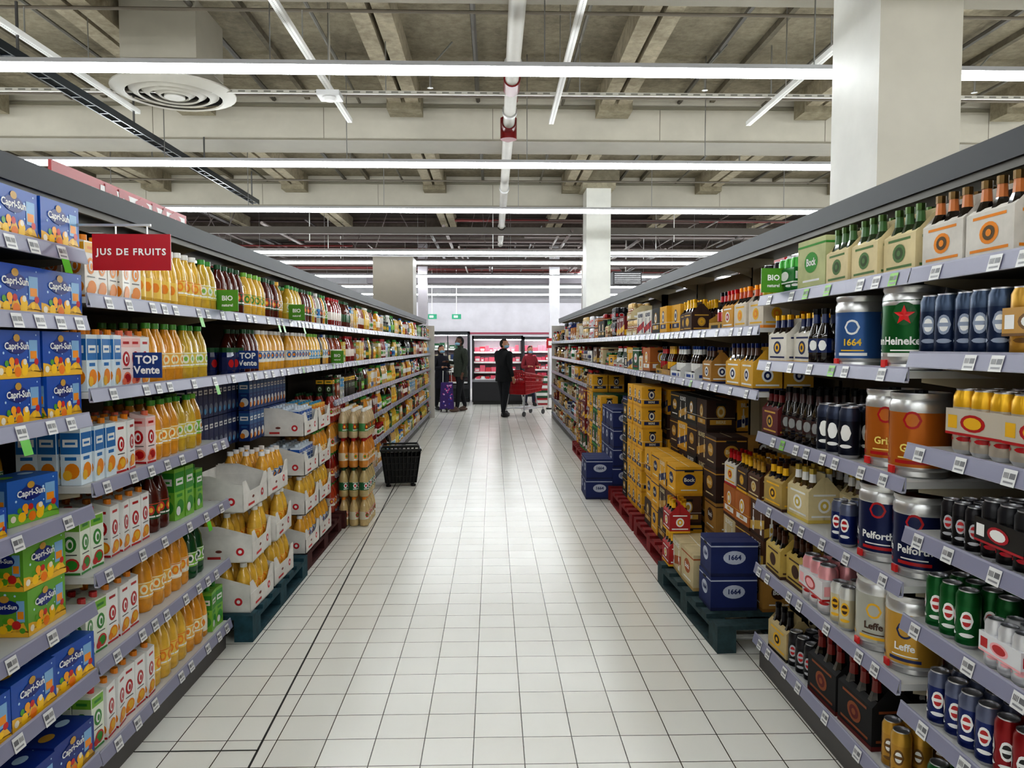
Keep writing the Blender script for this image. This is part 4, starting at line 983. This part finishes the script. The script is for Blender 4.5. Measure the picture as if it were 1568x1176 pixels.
cooler('refrigerated_cabinet',-1.9,-.68,21.5,2.02,C(30,34,36),False,2,True)
cooler('refrigerated_display_case',.95,2.9,23.8,1.9,C(60,60,64),True,4)
g=G(); g.box(-.55,.8,20.6,21.2,0,.1,'paint',C(30,30,30)); g.box(-.55,.8,20.55,21.25,.1,.62,'paint',C(22,22,26),front=C(34,34,38)); g.box(-.57,.82,20.53,21.27,.62,.68,'metal',C(150,150,155)); g.box(-.5,.75,20.6,21.2,.68,.70,'plastic',C(225,225,230))
for k in range(9): g.box(-.46+k*.13,-.36+k*.13,20.65,20.9,.7,.76,'plastic',[C(220,90,110),W_,C(200,50,60)][k%3])
obj(g,'chest_freezer')
for x in(-2.25,-1.35):
    g=G(); g.box(x-.17,x+.17,27.9,27.95,2.6,2.78,'plastic',C(20,150,110)); g.box(x-.1,x+.05,27.895,27.9,2.65,2.73,'plastic',W_); g.bar((x,27.92,2.78),(x,27.92,5),.01,'metal',W_); obj(g,'exit_sign')
g=G(); g.box(1.35,1.75,19.0,19.05,1.55,1.8,'plastic',RD)
g.bar((1.4,19.05,0),(1.4,19.05,1.6),.015,'metal',W_); g.bar((1.7,19.05,0),(1.7,19.05,1.6),.015,'metal',W_); g.box(1.4,1.7,18.99,19.0,1.62,1.73,'plastic',W_); g.box(1.35,1.75,18.95,19.15,0,.03,'metal',K_); obj(g,'promo_sign_stand')
g=G(); g.box(-7,7,28.5,28.6,0,3.4,'paint',C(206,203,210)); g.box(-7,7,28.45,28.5,3.25,3.4,'paint',C(150,147,152)); g.box(-7,7,28.47,28.5,2.05,2.12,'plastic',C(150,60,80)); obj(g,'wall_partition')
g=G()
for k in range(4):
    g.box(1.15,1.5,20.4,20.8,k*.2,k*.2+.18,'plastic',C(40,90,60) if k%2 else C(170,40,50)); g.box(1.17,1.48,20.39,20.4,k*.2+.05,k*.2+.13,'plastic',W_)
obj(g,'produce_crates')
# ---------------------------------------------------------------- world / camera
w=bpy.data.worlds.new('World'); sc.world=w; w.use_nodes=True; w.node_tree.nodes['Background'].inputs[0].default_value=(.8,.85,.9,1); w.node_tree.nodes['Background'].inputs[1].default_value=.3
cam=bpy.data.cameras.new('Camera'); co=bpy.data.objects.new('Camera',cam); sc.collection.objects.link(co)
cam.sensor_width=36; cam.lens=36*1150/1568; cam.clip_start=.05
co.location=(0,0,1.6); co.rotation_euler=(math.radians(90-2.887),0,math.radians(-1.444)); sc.camera=co
try:
    sc.view_settings.view_transform='Standard'; sc.view_settings.exposure=-.02
    sc.view_settings.look='Medium High Contrast'
except Exception as e: print(e)
print('look',sc.view_settings.look,'objects',len(sc.objects),'faces',sum(len(o.data.polygons) for o in sc.objects if o.type=='MESH'))
